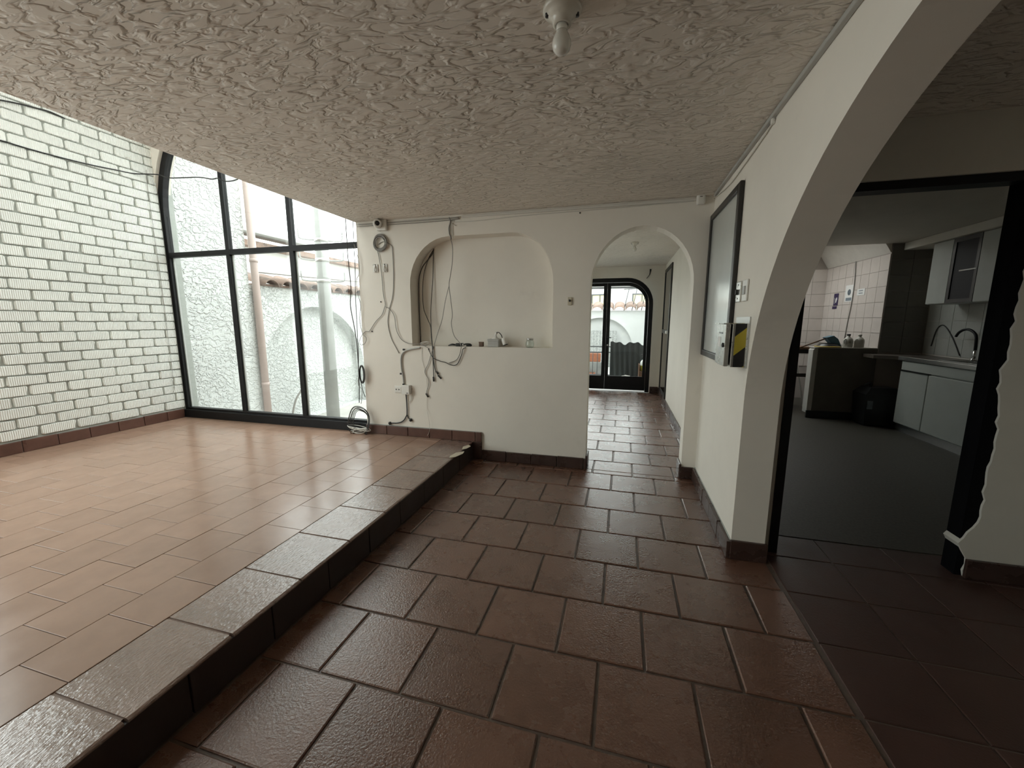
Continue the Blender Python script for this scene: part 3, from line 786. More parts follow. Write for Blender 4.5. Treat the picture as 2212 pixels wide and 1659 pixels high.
obj('arch_panel', MB().box((-5.2, 12.141, -.3), (6.0, 12.3, 1.60)), 'white_outside', bw2)
for k in range(22):
    obj('roof_tile', barrel(-3.2 + k * .31, 12.40, 11.86, 1.76, 1.60, .15, 'X'), 'roof_tile', bw2)
dp = thing('downpipe', (-4.93, 4.53, -.3), 'pinkish plastic downpipe at the end of the stucco house wall', 'pipe')
obj('pipe', MB().tube([(-4.94, 4.545, -.3), (-4.94, 4.545, 4.6)], .048, 12, False), 'pipe_pvc', dp)
for z in (.38, 2.1): obj('collar', MB().tube([(-4.94, 4.545, z), (-4.94, 4.545, z + .05)], .054, 12, False), 'pipe_pvc', dp)
PXp, PYp = -4.60, 5.48
up = thing('utility_post', (PXp, PYp, -.3), 'pale concrete utility post with hooked iron arms in front of the blind arch', 'post')
obj('shaft', MB().lathe([(.103, 0), (.094, 4.1), (.09, 4.1)], 20, (PXp, PYp, -.3)), 'concrete', up)
for z in (1.90, 2.22, 2.52):
    obj('band', MB().lathe([(.104, 0), (.104, .05), (.09, .05)], 20, (PXp, PYp, z)), 'galvanised', up)
    for s_ in (-1, 1):
        d = Vector((.77, .63, 0)) * s_; c0 = Vector((PXp, PYp, z + .025)) + d * .095
        obj('arm', MB().tube([c0, c0 + d * .10, c0 + d * .19 + Vector((0, 0, .01)), c0 + d * .215 + Vector((0, 0, .04)), c0 + d * .22 + Vector((0, 0, .15))], .011), 'concrete', up)
obj('overhead_cable', MB().tube([(-4.99, 4.64, 1.98), (-5.1, 7.5, 2.10), (-5.2, 9.2, 2.3), (-5.2, 11.9, 2.5)], .009), 'grey_cable', None, 'thin overhead cable sagging past the utility post', 'cable')
obj('courtyard_hose', MB().tube([px(654, 838, 'X', XL + .03), px(640, 862, 'X', XL + .03), px(634, 885, 'X', XL + .03), px(632, 905, 'X', XL + .03)], .014), 'grey_cable', None, 'grey hose hanging on the stucco garden wall', 'hose')
nh = thing('neighbour_house', (-12.5, 9, -.3), 'pale overexposed neighbouring house beyond the garden wall', 'house')
obj('wall', MB().box((-16, 7.5, -.3), (-9.5, 13.5, 3.2)), 'house_wall', nh)
obj('roof', MB().slab([(7.2, 3.2), (13.8, 3.2), (13.8, 3.34), (7.2, 3.34)], [], 'X', -16.2, -9.2), 'roof_tile', nh)
obj('roof_sheet', MB().box((-9.6, 8.0, 3.5), (-9.0, 10.4, 3.62)), 'concrete', nh)
n2 = thing('terrace_house', (0, 18, -.3), 'pale house with yellow-curtained window above the patio wall', 'house')
obj('wall', MB().box((-6, 18, -.3), (5, 21, 2.9)), 'house_wall', n2)
for (x0, x1, z0, z1) in ((-1.35, -.62, 1.95, 2.45), (.35, 1.15, 1.95, 2.45)):
    f_ = obj('window', MB().slab(rect(x0, x1, z0, z1), [rect(x0 + .05, (x0 + x1) / 2 - .02, z0 + .05, z1 - .05), rect((x0 + x1) / 2 + .02, x1 - .05, z0 + .05, z1 - .05)], 'Y', 17.96, 18.01), 'iron', n2)
    obj('curtain', MB().box((x0 + .04, 17.985, z0 + .04), (x1 - .04, 17.995, z1 - .04)), 'yellow_curtain', f_)
rk = thing('drying_rack', (.35, 12.13, 1.62), 'thin metal clothes frame above the tiled patio wall', 'rack')
obj('rail', MB().tube([(.0, 12.13, 2.20), (.68, 12.13, 2.23)], .014, 6, False), 'iron', rk)
for x in (.14, .36, .62): obj('leg', MB().tube([(x, 12.13, 2.21), (x - .12, 12.13, 1.60)], .012, 6, False), 'iron', rk)
# patio beyond the corridor
struct('patio_ground', MB().box((-1.15, YD + .10, -.2), (.86, 11.9, -.021)), 'white_outside', 'light paving of the patio behind the glazed door', 'ground')
struct('patio_side_wall', MB().box((.86, YD + .21, -.2), (1.0, 11.98, 1.9)), 'white_outside', 'white side wall of the patio', 'wall')
aw = thing('patio_awning', (-.3, 8.9, 2.10), 'dark boarded edge of the patio awning above the door', 'awning')
zb_ = px(1345, 622, 'Y', 8.62).z
for k in range(3):
    obj('board', MB().bbox((-1.4, 8.62 + k * .19, zb_ + k * .06), (.84, 8.78 + k * .19, zb_ + .03 + k * .06), .004), 'iron', aw)
for x in (-1.2, .6): obj('bracket', MB().box((x - .03, YD + .14, zb_ + .17), (x + .03, 9.2, zb_ + .21)), 'iron', aw)
rl_ = thing('patio_railing', (-.3, 8.7, -.02), 'dark iron patio railing seen through the glazed door', 'railing')
for z in (.765, .645, .16): obj('rail', MB().tube([(-1.3, 8.7, z), (.7, 8.7, z)], .014, 8, False), 'iron', rl_)
for k in range(21):
    x = -1.25 + k * .095; obj('baluster', MB().tube([(x, 8.7, -.02), (x, 8.7, .645)], .007, 6, False), 'iron', rl_)
tp = MB(); nx_, nz_ = 26, 5; vs = []
for j in range(nz_ + 1):
    for i in range(nx_ + 1):
        u = i / nx_; v = j / nz_; x = -.225 + u * .66
        top = .855 + .022 * math.sin(u * 11) + .02 * math.sin(u * 23 + 1) - .01 * u
        z = .16 + (top - .16) * v
        vs.append((x, 8.655 - .016 * math.sin(u * 40 + v * 2), z))
fs = [(j * (nx_ + 1) + i, j * (nx_ + 1) + i + 1, (j + 1) * (nx_ + 1) + i + 1, (j + 1) * (nx_ + 1) + i) for j in range(nz_) for i in range(nx_)]
tp.add(vs, fs, True); n0 = len(vs); tp.add([(x, y - .006, z) for x, y, z in vs], [f[::-1] for f in fs], True)
obj('tarpaulin', tp, 'tarp', None, 'dark plastic sheet hung over the patio railing', 'tarpaulin')
for (x, y, zb) in ((-.70, 8.95, .12), (-.60, 9.12, .46)):
    pt = thing('planter', (x, y, -.02 if zb < .2 else .40), 'reddish clay planter standing low behind the patio railing' if zb < .2 else 'reddish clay planter raised on a block behind the patio railing', 'planter', 'clay planters')
    z0 = -.02 if zb < .2 else .40
    obj('pot', MB().bbox((x - .16, y - .07, z0), (x + .16, y + .07, z0 + .19), .01), 'clay', pt)
    obj('soil', MB().box((x - .14, y - .05, z0 + .185), (x + .14, y + .05, z0 + .196)), 'brown_card', pt)
obj('planter_block', MB().bbox((-.78, 9.03, -.02), (-.42, 9.21, .40), .01), 'concrete', None, 'plain concrete block under the raised clay planter', 'block')
obj('hanging_curtain', MB().add([( -1.0 + i * .045, 11.9 + (.03 if i % 2 else 0), z) for z in (-.2, 1.03) for i in range(20)], [(i, i + 1, 21 + i, 20 + i) for i in range(19)]), 'curtain_grey', None, 'mottled grey curtain hanging in the blind patio arch', 'curtain')
cb = thing('dispenser_stand', (.52, 8.25, -.02), 'brown wooden stand carrying the soap dispenser', 'stand')
obj('body', MB().bbox((.36, 8.12, -.02), (.70, 8.40, .33), .006), 'wood', cb)
obj('side_board', MB().bbox((.345, 8.10, -.02), (.362, 8.42, .46), .003), 'wood', cb)
sd = thing('soap_dispenser', (.435, 8.22, .33), 'clear pump bottle with yellow liquid behind the glazed door', 'bottle')
obj('bottle', MB().lathe([(.060, .0), (.066, .01), (.066, .115), (.066, .17), (.045, .205), (.022, .225), (.022, .24), (0, .24)], 20, (.435, 8.22, .33)), 'soap_clear', sd)
obj('liquid', MB().lathe([(.067, .008), (.0675, .1), (.067, .105)], 20, (.435, 8.22, .33)), 'liquid_soap', sd)
obj('pump', MB().tube([(.435, 8.22, .56), (.435, 8.22, .63), (.405, 8.22, .645), (.375, 8.22, .635)], .011), 'black_plastic', sd)
for i_, (z, lab) in enumerate(((1.02, 'lower'), (1.42, 'upper'))):
    sh = thing('wall_shelf', (.72, 9.5, z), lab + ' thin pale shelf board on the patio side wall', 'shelf', 'patio wall shelves')
    obj('board', MB().bbox((.52, 9.1, z), (.86, 9.9, z + .025), .004), 'white_outside', sh)
    obj('bracket', MB().box((.60, 9.48, z - .08), (.86, 9.50, z)), 'iron', sh)
hb = MB().lathe([(.0, .11), (.08, .10), (.14, .05), (.17, .0)], 12, (.1, 8.35, -.02))
hb.v = [Vector((v.x + random.uniform(-.02, .02), v.y + random.uniform(-.02, .02), v.z * 2.2 + .02 + random.uniform(-.012, .012))) for v in hb.v]
obj('white_sack', hb, 'white_cloth', None, 'crumpled white sack on the patio floor behind the glazed door', 'sack')

# ------------------------------------------------------------------ kitchen behind the black doorway
struct('kitchen_floor', MB().box((.80, YK + .211, -.12), (3.85, 8.0, 0)), 'kitchen_floor', 'dark speckled kitchen floor', 'floor')
struct('ceiling_kitchen', MB().box((.82, YK + .20, 2.25), (3.8, 6.20, 2.45)), 'plaster_shaded', 'dark kitchen ceiling', 'ceiling')
struct('ceiling_kitchen_rear', MB().slab(rect(.82, 3.8, 6.201, 8.0), [rect(1.0, 2.5, 6.4, 7.6)], 'Z', 2.46, 2.56), 'plaster', 'lit white ceiling behind the kitchen with an added roof light for fill', 'ceiling')  # roof opening added out of view to light the rear kitchen
struct('wall_kitchen_far', MB().box((.82, 7.82, 0), (3.6, 7.97, 2.46)), 'kitchen_grout', 'far wall behind the kitchen', 'wall')
wk = struct('wall_kitchen_return', MB().box((3.185, 6.20, 0), (3.80, 7.82, 2.46)), 'kitchen_grout', 'pinkish tiled wall in the lit room behind the kitchen', 'wall')
def tiles_on(parent, axis, face, out, a0, a1, z0, z1, p, m):
    na, nz2 = round((a1 - a0) / p), round((z1 - z0) / p); me = {}
    for i in range(na):
        for j in range(nz2):
            b0, b1 = a0 + (a1 - a0) * i / na + .0025, a0 + (a1 - a0) * (i + 1) / na - .0025
            c0, c1 = z0 + (z1 - z0) * j / nz2 + .0025, z0 + (z1 - z0) * (j + 1) / nz2 - .0025
            d = .006 + random.uniform(-.0006, .0006)
            mb = MB().box((face, b0, c0), (face + out * d, b1, c1)) if axis == 'X' else MB().box((b0, face, c0), (b1, face + out * d, c1))
            obj('tile', mb, m, parent, fix=False)
tiles_on(wk, 'X', 3.185, -1, 6.20, 7.82, .95, 2.13, .2, 'kitchen_tile')
tiles_on(wk, 'Y', 6.20, -1, 3.19, 3.64, .90, 2.24, .2, 'pillar_tile')
struct('kitchen_soffit', MB().slab([(3.184, 2.14), (3.184, 2.46), (2.99, 2.46)], [], 'Y', 6.21, 7.815), 'half_wall_end', 'sloping plaster cove above the pinkish tiles', 'cove')
wf = struct('wall_kitchen_tiled', MB().box((1.9, 7.80, 0), (3.18, 7.819, 2.14)), 'kitchen_grout', 'tiled end wall of the lit room behind the kitchen', 'wall')
tiles_on(wf, 'Y', 7.80, -1, 2.0, 3.18, .55, 2.13, .2, 'kitchen_tile')
ws = struct('wall_kitchen_right', MB().box((3.65, YK + .2, 0), (3.80, 6.20, 2.45)), 'plaster_shaded', 'kitchen wall behind the sink', 'wall')
tiles_on(ws, 'X', 3.65, -1, 4.20, 6.19, .90, 1.50, .2, 'kitchen_tile_grey')
# half wall
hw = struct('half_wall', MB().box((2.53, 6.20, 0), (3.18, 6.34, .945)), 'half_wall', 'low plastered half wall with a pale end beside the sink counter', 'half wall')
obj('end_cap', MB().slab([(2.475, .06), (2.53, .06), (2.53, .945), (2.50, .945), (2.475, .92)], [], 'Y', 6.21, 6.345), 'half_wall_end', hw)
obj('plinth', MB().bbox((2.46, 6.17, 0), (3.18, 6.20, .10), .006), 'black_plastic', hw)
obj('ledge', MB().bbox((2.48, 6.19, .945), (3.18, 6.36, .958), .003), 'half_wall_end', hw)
# sink run
ct = thing('kitchen_worktop', (3.42, 5.2, .845), 'steel-edged sink worktop in the dark kitchen', 'worktop')
obj('slab', MB().slab([(3.20, 4.2), (3.64, 4.2), (3.64, 6.18), (3.02, 6.18), (3.02, 5.95), (3.20, 5.80)], [rect(3.29, 3.52, 4.65, 5.3)], 'Z', .845, .885), 'dark_stone', ct)
obj('front_edge', MB().bbox((3.192, 4.2, .843), (3.203, 5.80, .889), .003), 'steel_worktop', ct)
obj('basin', MB().slab(rect(3.28, 3.53, 4.64, 5.31), [rect(3.295, 3.515, 4.655, 5.295)], 'Z', .80, .892).box((3.28, 4.64, .795), (3.53, 5.31, .802)), 'steel_worktop', ct)
fa = thing('kitchen_faucet', (3.56, 5.55, .885), 'black gooseneck kitchen tap over the sink', 'tap')
obj('spout', MB().tube([px(x, y, 'X', 3.56) for x, y in ((2105, 768), (2108, 745), (2109, 728), (2104, 718), (2093, 712), (2081, 713), (2071, 719), (2065, 727))], .013, 8), 'black_paint', fa)
fb_ = px(2105, 768, 'X', 3.56)
obj('riser', MB().tube([(3.56, fb_.y, .89), (3.56, fb_.y, 1.00)], .016, 10, False), 'chrome', fa)
obj('base', MB().lathe([(.028, 0), (.026, .02), (.018, .03), (0, .03)], 14, (3.56, fb_.y, .886)), 'chrome', fa)
cbn = thing('sink_cabinet', (3.42, 5.0, 0), 'grey-green painted sink cabinet with two plain doors in the kitchen', 'cabinet')
obj('body', MB().box((3.225, 4.2, .09), (3.64, 5.75, .843)), 'cabinet_paint', cbn)
obj('plinth', MB().bbox((3.235, 4.2, 0), (3.255, 5.75, .09), .003), 'steel_worktop', cbn)
obj('top_panel', MB().bbox((3.207, 4.2, .735), (3.225, 5.745, .835), .003), 'cabinet_paint', cbn)
for y0, y1 in ((4.55, 5.29), (5.30, 5.745)):
    obj('door', MB().bbox((3.203, y0, .10), (3.225, y1, .722), .006), 'cabinet_paint', cbn)
obj('door', MB().bbox((3.203, 4.2, .10), (3.225, 4.54, .722), .006), 'cabinet_paint', cbn)
obj('rail', MB().box((3.195, 5.29, .722), (3.225, 5.745, .732)), 'black_plastic', cbn)
bn = thing('waste_crate', (3.16, 6.02, 0), 'black plastic crate with a pale sticker beside the sink cabinet', 'crate')
obj('body', MB().add([(2.97, 5.86, .01), (3.33, 5.86, .01), (3.33, 6.14, .01), (2.97, 6.14, .01), (2.95, 5.85, .40), (3.35, 5.85, .40), (3.35, 6.15, .40), (2.95, 6.15, .40)],
     [(3, 2, 1, 0), (4, 5, 6, 7), (0, 1, 5, 4), (1, 2, 6, 5), (2, 3, 7, 6), (3, 0, 4, 7)]), 'black_plastic', bn)
obj('lid', MB().add([(2.95, 5.85, .40), (3.35, 5.85, .40), (3.35, 6.15, .40), (2.95, 6.15, .40), (3.02, 5.9, .48), (3.28, 5.9, .48), (3.28, 6.1, .48), (3.02, 6.1, .48)],
     [(0, 1, 5, 4), (1, 2, 6, 5), (2, 3, 7, 6), (3, 0, 4, 7), (4, 5, 6, 7)]), 'black_plastic', bn)
obj('handle', MB().tube([(3.06, 6.0, .47), (3.06, 6.0, .53), (3.0, 6.0, .50)], .012), 'black_plastic', bn)
obj('sticker', MB().box((2.975, 5.845, .22), (3.03, 5.856, .32)), 'grey_print', bn)
uc = thing('wall_cabinet', (3.5, 5.3, 1.485), 'painted kitchen wall cabinet with a dark glass door hung above the tap', 'cabinet')
obj('body', MB().box((3.36, 4.75, 1.485), (3.645, 5.76, 2.16)), 'cabinet_paint', uc)
for y0, y1, m_ in ((5.47, 5.755, 'cabinet_paint'), (4.75, 5.11, 'cabinet_paint')):
    obj('door', MB().bbox((3.342, y0, 1.49), (3.36, y1, 2.155), .004), m_, uc)
gd = obj('glass_door', MB().slab(rect(5.115, 5.465, 1.49, 2.155), [rect(5.15, 5.43, 1.53, 2.115)], 'X', 3.342, 3.36), 'black_plastic', uc)
obj('pane', MB().box((3.350, 5.15, 1.53), (3.356, 5.43, 2.115)), 'dark_glass', gd)
obj('shelf_edge', MB().box((3.340, 5.13, 1.81), (3.349, 5.34, 1.822)), 'white_plastic', gd)
struct('kitchen_cornice', MB().bbox((3.30, 4.0, 2.16), (3.649, 6.19, 2.248), .006), 'plaster_shaded', 'pale boxed strip above the kitchen wall cabinet', 'cornice')
# things on the half wall
for k, (x, y, h, cap) in enumerate(((2.885, 6.28, .155, True), (3.005, 6.27, .15, False))):
    jg = thing('plastic_jug', (x, y, .958), 'cloudy plastic jug with a black cap on the kitchen half wall' if cap else 'cloudy plastic jug without dark cap, nearer the tiled pillar', 'jug', 'jugs on the half wall')
    obj('body', MB().lathe([(.050, 0), (.054, .01), (.055, .08), (.050, .105), (.03, .128), (.018, .135), (.018, h), (0, h)], 18, (x, y, .958)), 'jug_plastic', jg)
    obj('cap', MB().lathe([(.021, 0), (.021, .018), (0, .018)], 14, (x, y, .958 + h)), 'black_plastic' if cap else 'jug_plastic', jg)
    obj('handle', MB().tube([(x - .04, y - .03, .958 + .11), (x - .06, y - .035, .958 + .09), (x - .052, y - .03, .958 + .05)], .006), 'jug_plastic', jg)
dpn = thing('dustpan', (2.74, 6.27, .958), 'blue dustpan with a long dark stick resting on the half wall', 'dustpan')
def kw(x, y): p_ = px(x, y, 'Y', 6.28); return (p_.x, p_.z)
obj('pan', MB().slab([kw(1781, 729), kw(1797, 725), kw(1806, 732), kw(1816, 757), kw(1801, 757), kw(1792, 741)], [], 'Y', 6.22, 6.34), 'blue_plastic', dpn)
a_, b_ = kw(1785, 731), kw(1718, 754)
obj('stick', MB().tube([(a_[0], 6.28, a_[1]), (b_[0], 6.28, b_[1])], .009, 8, False), 'wood', dpn)
fp = thing('frying_pan', (2.65, 6.27, .958), 'upturned black pan with yellow rim on the half wall beside the dustpan', 'pan')
obj('pan', MB().lathe([(.135, .0), (.13, .012), (.10, .04), (.06, .052), (0, .054)], 22, (2.66, 6.275, .959)), 'black_plastic', fp)
obj('rim', MB().lathe([(.145, .0), (.148, .006), (.136, .016), (.134, .004)], 22, (2.655, 6.27, .958)), 'yellow_plastic', fp)
obj('white_rod', MB().tube([(2.60, 6.60, 0.0), (2.66, 7.50, 1.20)], .012, 8, False), 'white_plastic', None, 'thin white rod leaning on the wall behind the half wall', 'rod')
tb = thing('rear_table', (2.35, 6.9, 0), 'brown wooden table in the lit room behind the half wall', 'table')
obj('top', MB().bbox((2.0, 6.6, .90), (2.62, 7.2, .935), .005), 'wood', tb)
obj('apron', MB().box((2.05, 6.63, .84), (2.62, 6.65, .90)), 'black_plastic', tb)
for x in (2.05, 2.42):
    for y in (6.65, 7.15): obj('leg', MB().box((x - .02, y - .02, 0), (x + .02, y + .02, .90)), 'wood', tb)
obj('stretcher', MB().box((2.05, 6.64, .50), (2.62, 6.66, .55)), 'black_plastic', tb)
FX = 3.177
def sign(name, ya, yb, za, zb, label):
    s_ = thing(name, (FX, (ya + yb) / 2, min(za, zb)), label, 'sign', 'signs on the kitchen tiles'); return s_
k_ = 3.178 / 3.4
def sy(v): return v * k_
def sz(v): return 1.3 + (v - 1.3) * k_
s1 = sign('wall_sign', 0, 7.5, 1.5, 1.7, 'purple pictogram notice with white figure on the pink tiles')
obj('sheet', MB().box((FX - .003, sy(7.86), sz(1.555)), (FX, sy(8.0), sz(1.75))), 'purple_print', s1)
obj('figure', MB().slab([(sy(7.91), sz(1.60)), (sy(7.935), sz(1.60)), (sy(7.935), sz(1.66)), (sy(7.90), sz(1.69)), (sy(7.88), sz(1.655)), (sy(7.89), sz(1.65))], [], 'X', FX - .005, FX - .0032).box((FX - .005, sy(7.965), sz(1.58)), (FX - .0032, sy(7.972), sz(1.68))), 'paper', s1)
obj('caption', MB().box((FX - .003, sy(7.88), sz(1.50)), (FX, sy(8.02), sz(1.545))), 'purple_print', s1)
s2 = sign('wall_sign', 0, 7.1, 1.6, 1.85, 'tall white notice with a grey round emblem on the pink tiles')
obj('sheet', MB().box((FX - .003, sy(7.43), sz(1.60)), (FX, sy(7.655), sz(1.855))), 'paper', s2)
obj('emblem', MB().lathe([(.044, 0), (.044, .002), (.030, .002), (.030, 0)], 20, (FX - .0032, sy(7.54), sz(1.745)), R('Y', -PI / 2)), 'grey_print', s2)
obj('emblem_mark', MB().slab([(sy(7.52), sz(1.72)), (sy(7.565), sz(1.735)), (sy(7.55), sz(1.775)), (sy(7.52), sz(1.765))], [], 'X', FX - .005, FX - .0031), 'grey_print', s2)
obj('caption', MB().box((FX - .0045, sy(7.46), sz(1.615)), (FX - .0031, sy(7.62), sz(1.662))), 'grey_print', s2)
s3 = sign('wall_sign', 0, 6.7, 1.6, 1.7, 'small wide white notice with two dark text lines on the pink tiles')
obj('sheet', MB().box((FX - .003, sy(7.12), sz(1.68)), (FX, sy(7.32), sz(1.775))), 'paper', s3)
for z in (1.705, 1.74): obj('text_line', MB().box((FX - .0045, sy(7.17), sz(z)), (FX - .0031, sy(7.27), sz(z + .013))), 'grey_print', s3)
obj('kitchen_wall_cable', MB().tube([(FX - .006, sy(7.46), sz(2.2)), (FX - .006, sy(7.42), sz(1.9)), (FX - .006, sy(7.43), sz(1.55)), (FX - .006, sy(7.47), sz(1.3)), (FX - .006, sy(7.5), sz(1.02))], .006), 'grey_cable', None, 'thin cable running down the pink kitchen tiles', 'cable')
obj('sink_wall_cable', MB().tube([(3.638, 6.05, 1.0), (3.638, 6.0, 1.2), (3.638, 5.9, 1.25), (3.638, 5.75, 1.12), (3.638, 5.6, .92)], .006), 'dark_cable', None, 'dark cable looping over the grey tiles behind the tap', 'cable')

# ------------------------------------------------------------------ ceiling lamps
def lamp(x, y, zc, label, k=1.0):
    t = thing('ceiling_lamp', (x, y, zc), label, 'lamp', 'ceiling lampholders')
    def P(r, z): return (r * k, z * k)
    obj('holder', MB().lathe([P(.057, 0), P(.058, -.009), P(.054, -.013), P(.047, -.014), P(.044, -.020), P(.036, -.026), P(.029, -.032), P(.0268, -.046), P(.019, -.0465), P(.018, -.040), P(0, -.040)], 28, (x, y, zc)), 'porcelain', t)
    for s_ in (-1, 1):
        obj('screw', MB().lathe([P(.007, -.012), P(.007, -.022), P(0, -.022)], 10, (x + s_ * .043 * k, y + s_ * .010 * k, zc)), 'black_plastic', t)
    obj('bulb_cap', MB().lathe([P(.0170, -.042), P(.0170, -.058), P(.0165, -.062)], 18, (x, y, zc)), 'white_plastic', t)
    obj('bulb', MB().lathe([P(.0160, -.059), P(.0180, -.066), P(.0240, -.076), P(.0280, -.088), P(.0285, -.098), P(.0250, -.112), P(.0160, -.122), P(0, -.1265)], 24, (x, y, zc)), 'bulb_glass', t)
    return t
lamp(-.213, 1.345, ZC, 'white porcelain lampholder with frosted bulb on the stucco ceiling')
lamp(.105, 5.36, 2.26, 'small lampholder with bulb on the corridor ceiling beyond the arch', .85)

# ------------------------------------------------------------------ things on the back wall
WY = YB - .004
def wp(x, y, off=.006): return px(x, y, 'Y', YB - off)
c0 = wp(827, 487, 0)
cm = thing('security_camera', (c0.x, YB, c0.z), 'white turret security camera on a square box in the upper corner of the back wall', 'camera')
obj('mount_box', MB().bbox((c0.x - .052, YB - .036, c0.z - .052), (c0.x + .052, YB - .001, c0.z + .045), .008), 'white_plastic', cm)
Mr = R('Z', .55) @ R('X', PI / 2 + .10)
hd = Vector((c0.x - .020, YB - .055, c0.z + .004))
obj('head', MB().lathe([(.0, -.028), (.030, -.024), (.040, -.005), (.040, .020), (.034, .046), (.022, .050), (.021, .044)], 22, hd, Mr), 'white_plastic', cm)
obj('lens', MB().lathe([(.0, .047), (.0205, .047), (.0205, .040), (0, .040)], 18, hd, Mr), 'black_plastic', cm)
coil = MB(); cc_ = wp(822, 524, .012)
for k in range(7):
    r_ = .062 + random.uniform(-.008, .010); ox, oz = random.uniform(-.010, .012), random.uniform(-.012, .010)
    coil.tube([(cc_.x + ox + r_ * math.cos(a), YB - .009 - .0045 * k * .7, cc_.z + oz + r_ * 1.02 * math.sin(a)) for a in [i * 2 * PI / 16 for i in range(16)]], .0042, 6, True, True)
obj('cable_coil', coil, 'grey_cable', None, 'coil of grey cable hanging under the security camera', 'cable coil')
def cable(name, pts, r, m, label, off=.007, plane=None):
    if plane is None: P_ = [wp(x, y, off) for x, y in pts]
    else: P_ = [px(x, y, *plane) for x, y in pts]
    return obj(name, MB().tube(P_, r), m, None, label, 'cable')
cable('hanging_cable', [(815, 540), (819, 558), (824, 590), (828, 635), (832, 655), (831, 663), (825, 680), (812, 694), (801, 711), (797, 716), (790, 716), (783, 722)], .0032, 'grey_cable', 'grey cable falling from the coil and bending left to the wall corner', .010)
cable('hanging_cable', [(817, 528), (829, 522), (845, 530), (848, 545), (850, 600), (848, 640), (840, 672), (838, 700), (845, 730), (855, 750), (862, 763)], .0032, 'grey_cable', 'grey cable falling from the coil and ending loose above the grey conduit', .0065)
cable('hanging_cable', [(831, 662), (842, 668), (852, 684), (856, 712), (866, 732), (880, 741), (893, 743), (912, 745), (928, 754)], .0030, 'grey_cable', 'thin cable swinging right from the corner tangle into the niche', .014)
for k, (x, y) in enumerate(((812, 580), (832, 579))):
    p = wp(x, y, 0)
    h_ = thing('wall_hook', (p.x, YB, p.z), 'clear plastic wall hook nearer the wall corner under the cable coil' if k == 0 else 'clear plastic wall hook right of its twin under the cable coil', 'hook', 'wall hooks under the coil')
    obj('plate', MB().bbox((p.x - .026, YB - .008, p.z - .038), (p.x + .026, YB - .001, p.z + .038), .006), 'white_plastic', h_)
    obj('hook', MB().tube([(p.x, YB - .008, p.z + .028), (p.x, YB - .02, p.z), (p.x, YB - .022, p.z - .022), (p.x, YB - .012, p.z - .032)], .006), 'white_plastic', h_)
    obj('pin', MB().lathe([(.005, 0), (.005, .004), (0, .004)], 8, (p.x, YB - .008, p.z + .033), R('X', PI / 2)), 'black_plastic', h_)
# cables and thin white trunking along the ceiling line
for k in range(4):
    dz = k * .010
    obj('ceiling_cable', MB().tube([(XE + .02 + .002 * k, YB - .010 - .003 * k, ZC - .014 - dz), (-2.20, YB - .012, ZC - .020 - dz * .8), (-1.9, YB - .010, ZC - .016 - dz), (-1.60, YB - .010, ZC - .018 - dz * .9), (-1.42, YB - .012, ZC - .020 - dz * .6)], .0030), 'grey_cable' if k % 2 else 'white_cable', None,
        ('topmost', 'second', 'third', 'lowest')[k] + ' of four cables bunched under the ceiling left of the niche', 'cable', 'bunched ceiling cables')
obj('ceiling_trunking', MB().bbox((-1.40, YB - .016, ZC - .030), (.50, YB - .001, ZC - .010), .004), 'white_cable', None, 'thin white cable trunking under the ceiling along the back wall', 'trunking')
cable('ceiling_cable', [(985, 488), (978, 481), (1040, 476), (1130, 466), (1250, 456), (1380, 445), (1500, 434)], .0030, 'white_cable', 'thin white cable tacked below the trunking along the back wall')
cable('drop_cable', [(970, 470), (973, 478), (970, 492), (971, 505), (974, 512), (974, 517)], .0062, 'grey_cable', 'thick grey drop cable from the ceiling down to the niche top', .010)
cable('drop_cable', [(980, 474), (977, 482), (976, 500), (979, 514)], .0030, 'white_cable', 'thin pale drop cable beside the thick one above the niche', .008)
NB = YB + TB - .008
def niche_cable(pts, r, m, label):
    P_ = [px(x, y, 'Y', pl) for x, y, pl in pts]
    obj('hanging_cable', MB().tube(P_, r), m, None, label, 'cable')
niche_cable([(972, 512, YB - .008), (976, 525, YB + .02), (978, 545, YB + .03), (976, 575, YB + .03), (972, 600, YB + .02), (970, 617, YB + .02), (974, 650, YB + .01), (977, 680, YB + .01), (975, 700, YB), (981, 725, YB - .01), (994, 742, YB - .02), (996, 752, YB - .03), (992, 768, YB - .02), (985, 778, YB - .012), (970, 784, YB - .008)], .0034, 'grey_cable', 'grey cable from niche top past the black adapter to a loose end below')
niche_cable([(970, 617, YB + .022), (962, 650, YB + .03), (955, 690, YB + .03), (946, 718, YB + .02), (938, 745, YB - .004), (934, 758, YB - .010), (929, 772, YB - .010), (925, 786, YB - .010), (918, 800, YB - .010), (919, 808, YB - .010), (925, 818, YB - .010), (926, 830, YB - .010), (921, 848, YB - .010), (923, 856, YB - .010)], .0032, 'grey_cable', 'wavy grey cable with a plug hanging below the niche')
niche_cable([(937, 537, NB), (934, 548, NB - .01), (921, 565, NB), (911, 580, NB), (905, 605, NB), (905, 650, NB), (907, 700, NB), (909, 742, NB)], .0040, 'dark_cable', 'dark cable running down the left corner inside the niche')
niche_cable([(936, 540, NB), (925, 560, NB - .01), (916, 590, NB - .01), (913, 625, NB - .02), (915, 665, NB - .03), (924, 690, NB - .04), (930, 705, NB - .05), (932, 730, YB + .03), (934, 752, YB - .008), (935, 775, YB - .012), (936, 795, YB - .012), (937, 815, YB - .012)], .0036, 'dark_cable', 'bowed dark cable in the niche that ends in a hanging plug')
niche_cable([(936, 542, NB), (935, 600, NB - .01), (931, 660, NB - .03), (931, 700, NB - .05), (934, 745, YB - .004), (935, 765, YB - .014), (939, 795, YB - .012), (947, 812, YB - .010)], .0036, 'dark_cable', 'straight dark cable in the niche that splits into frayed ends below')
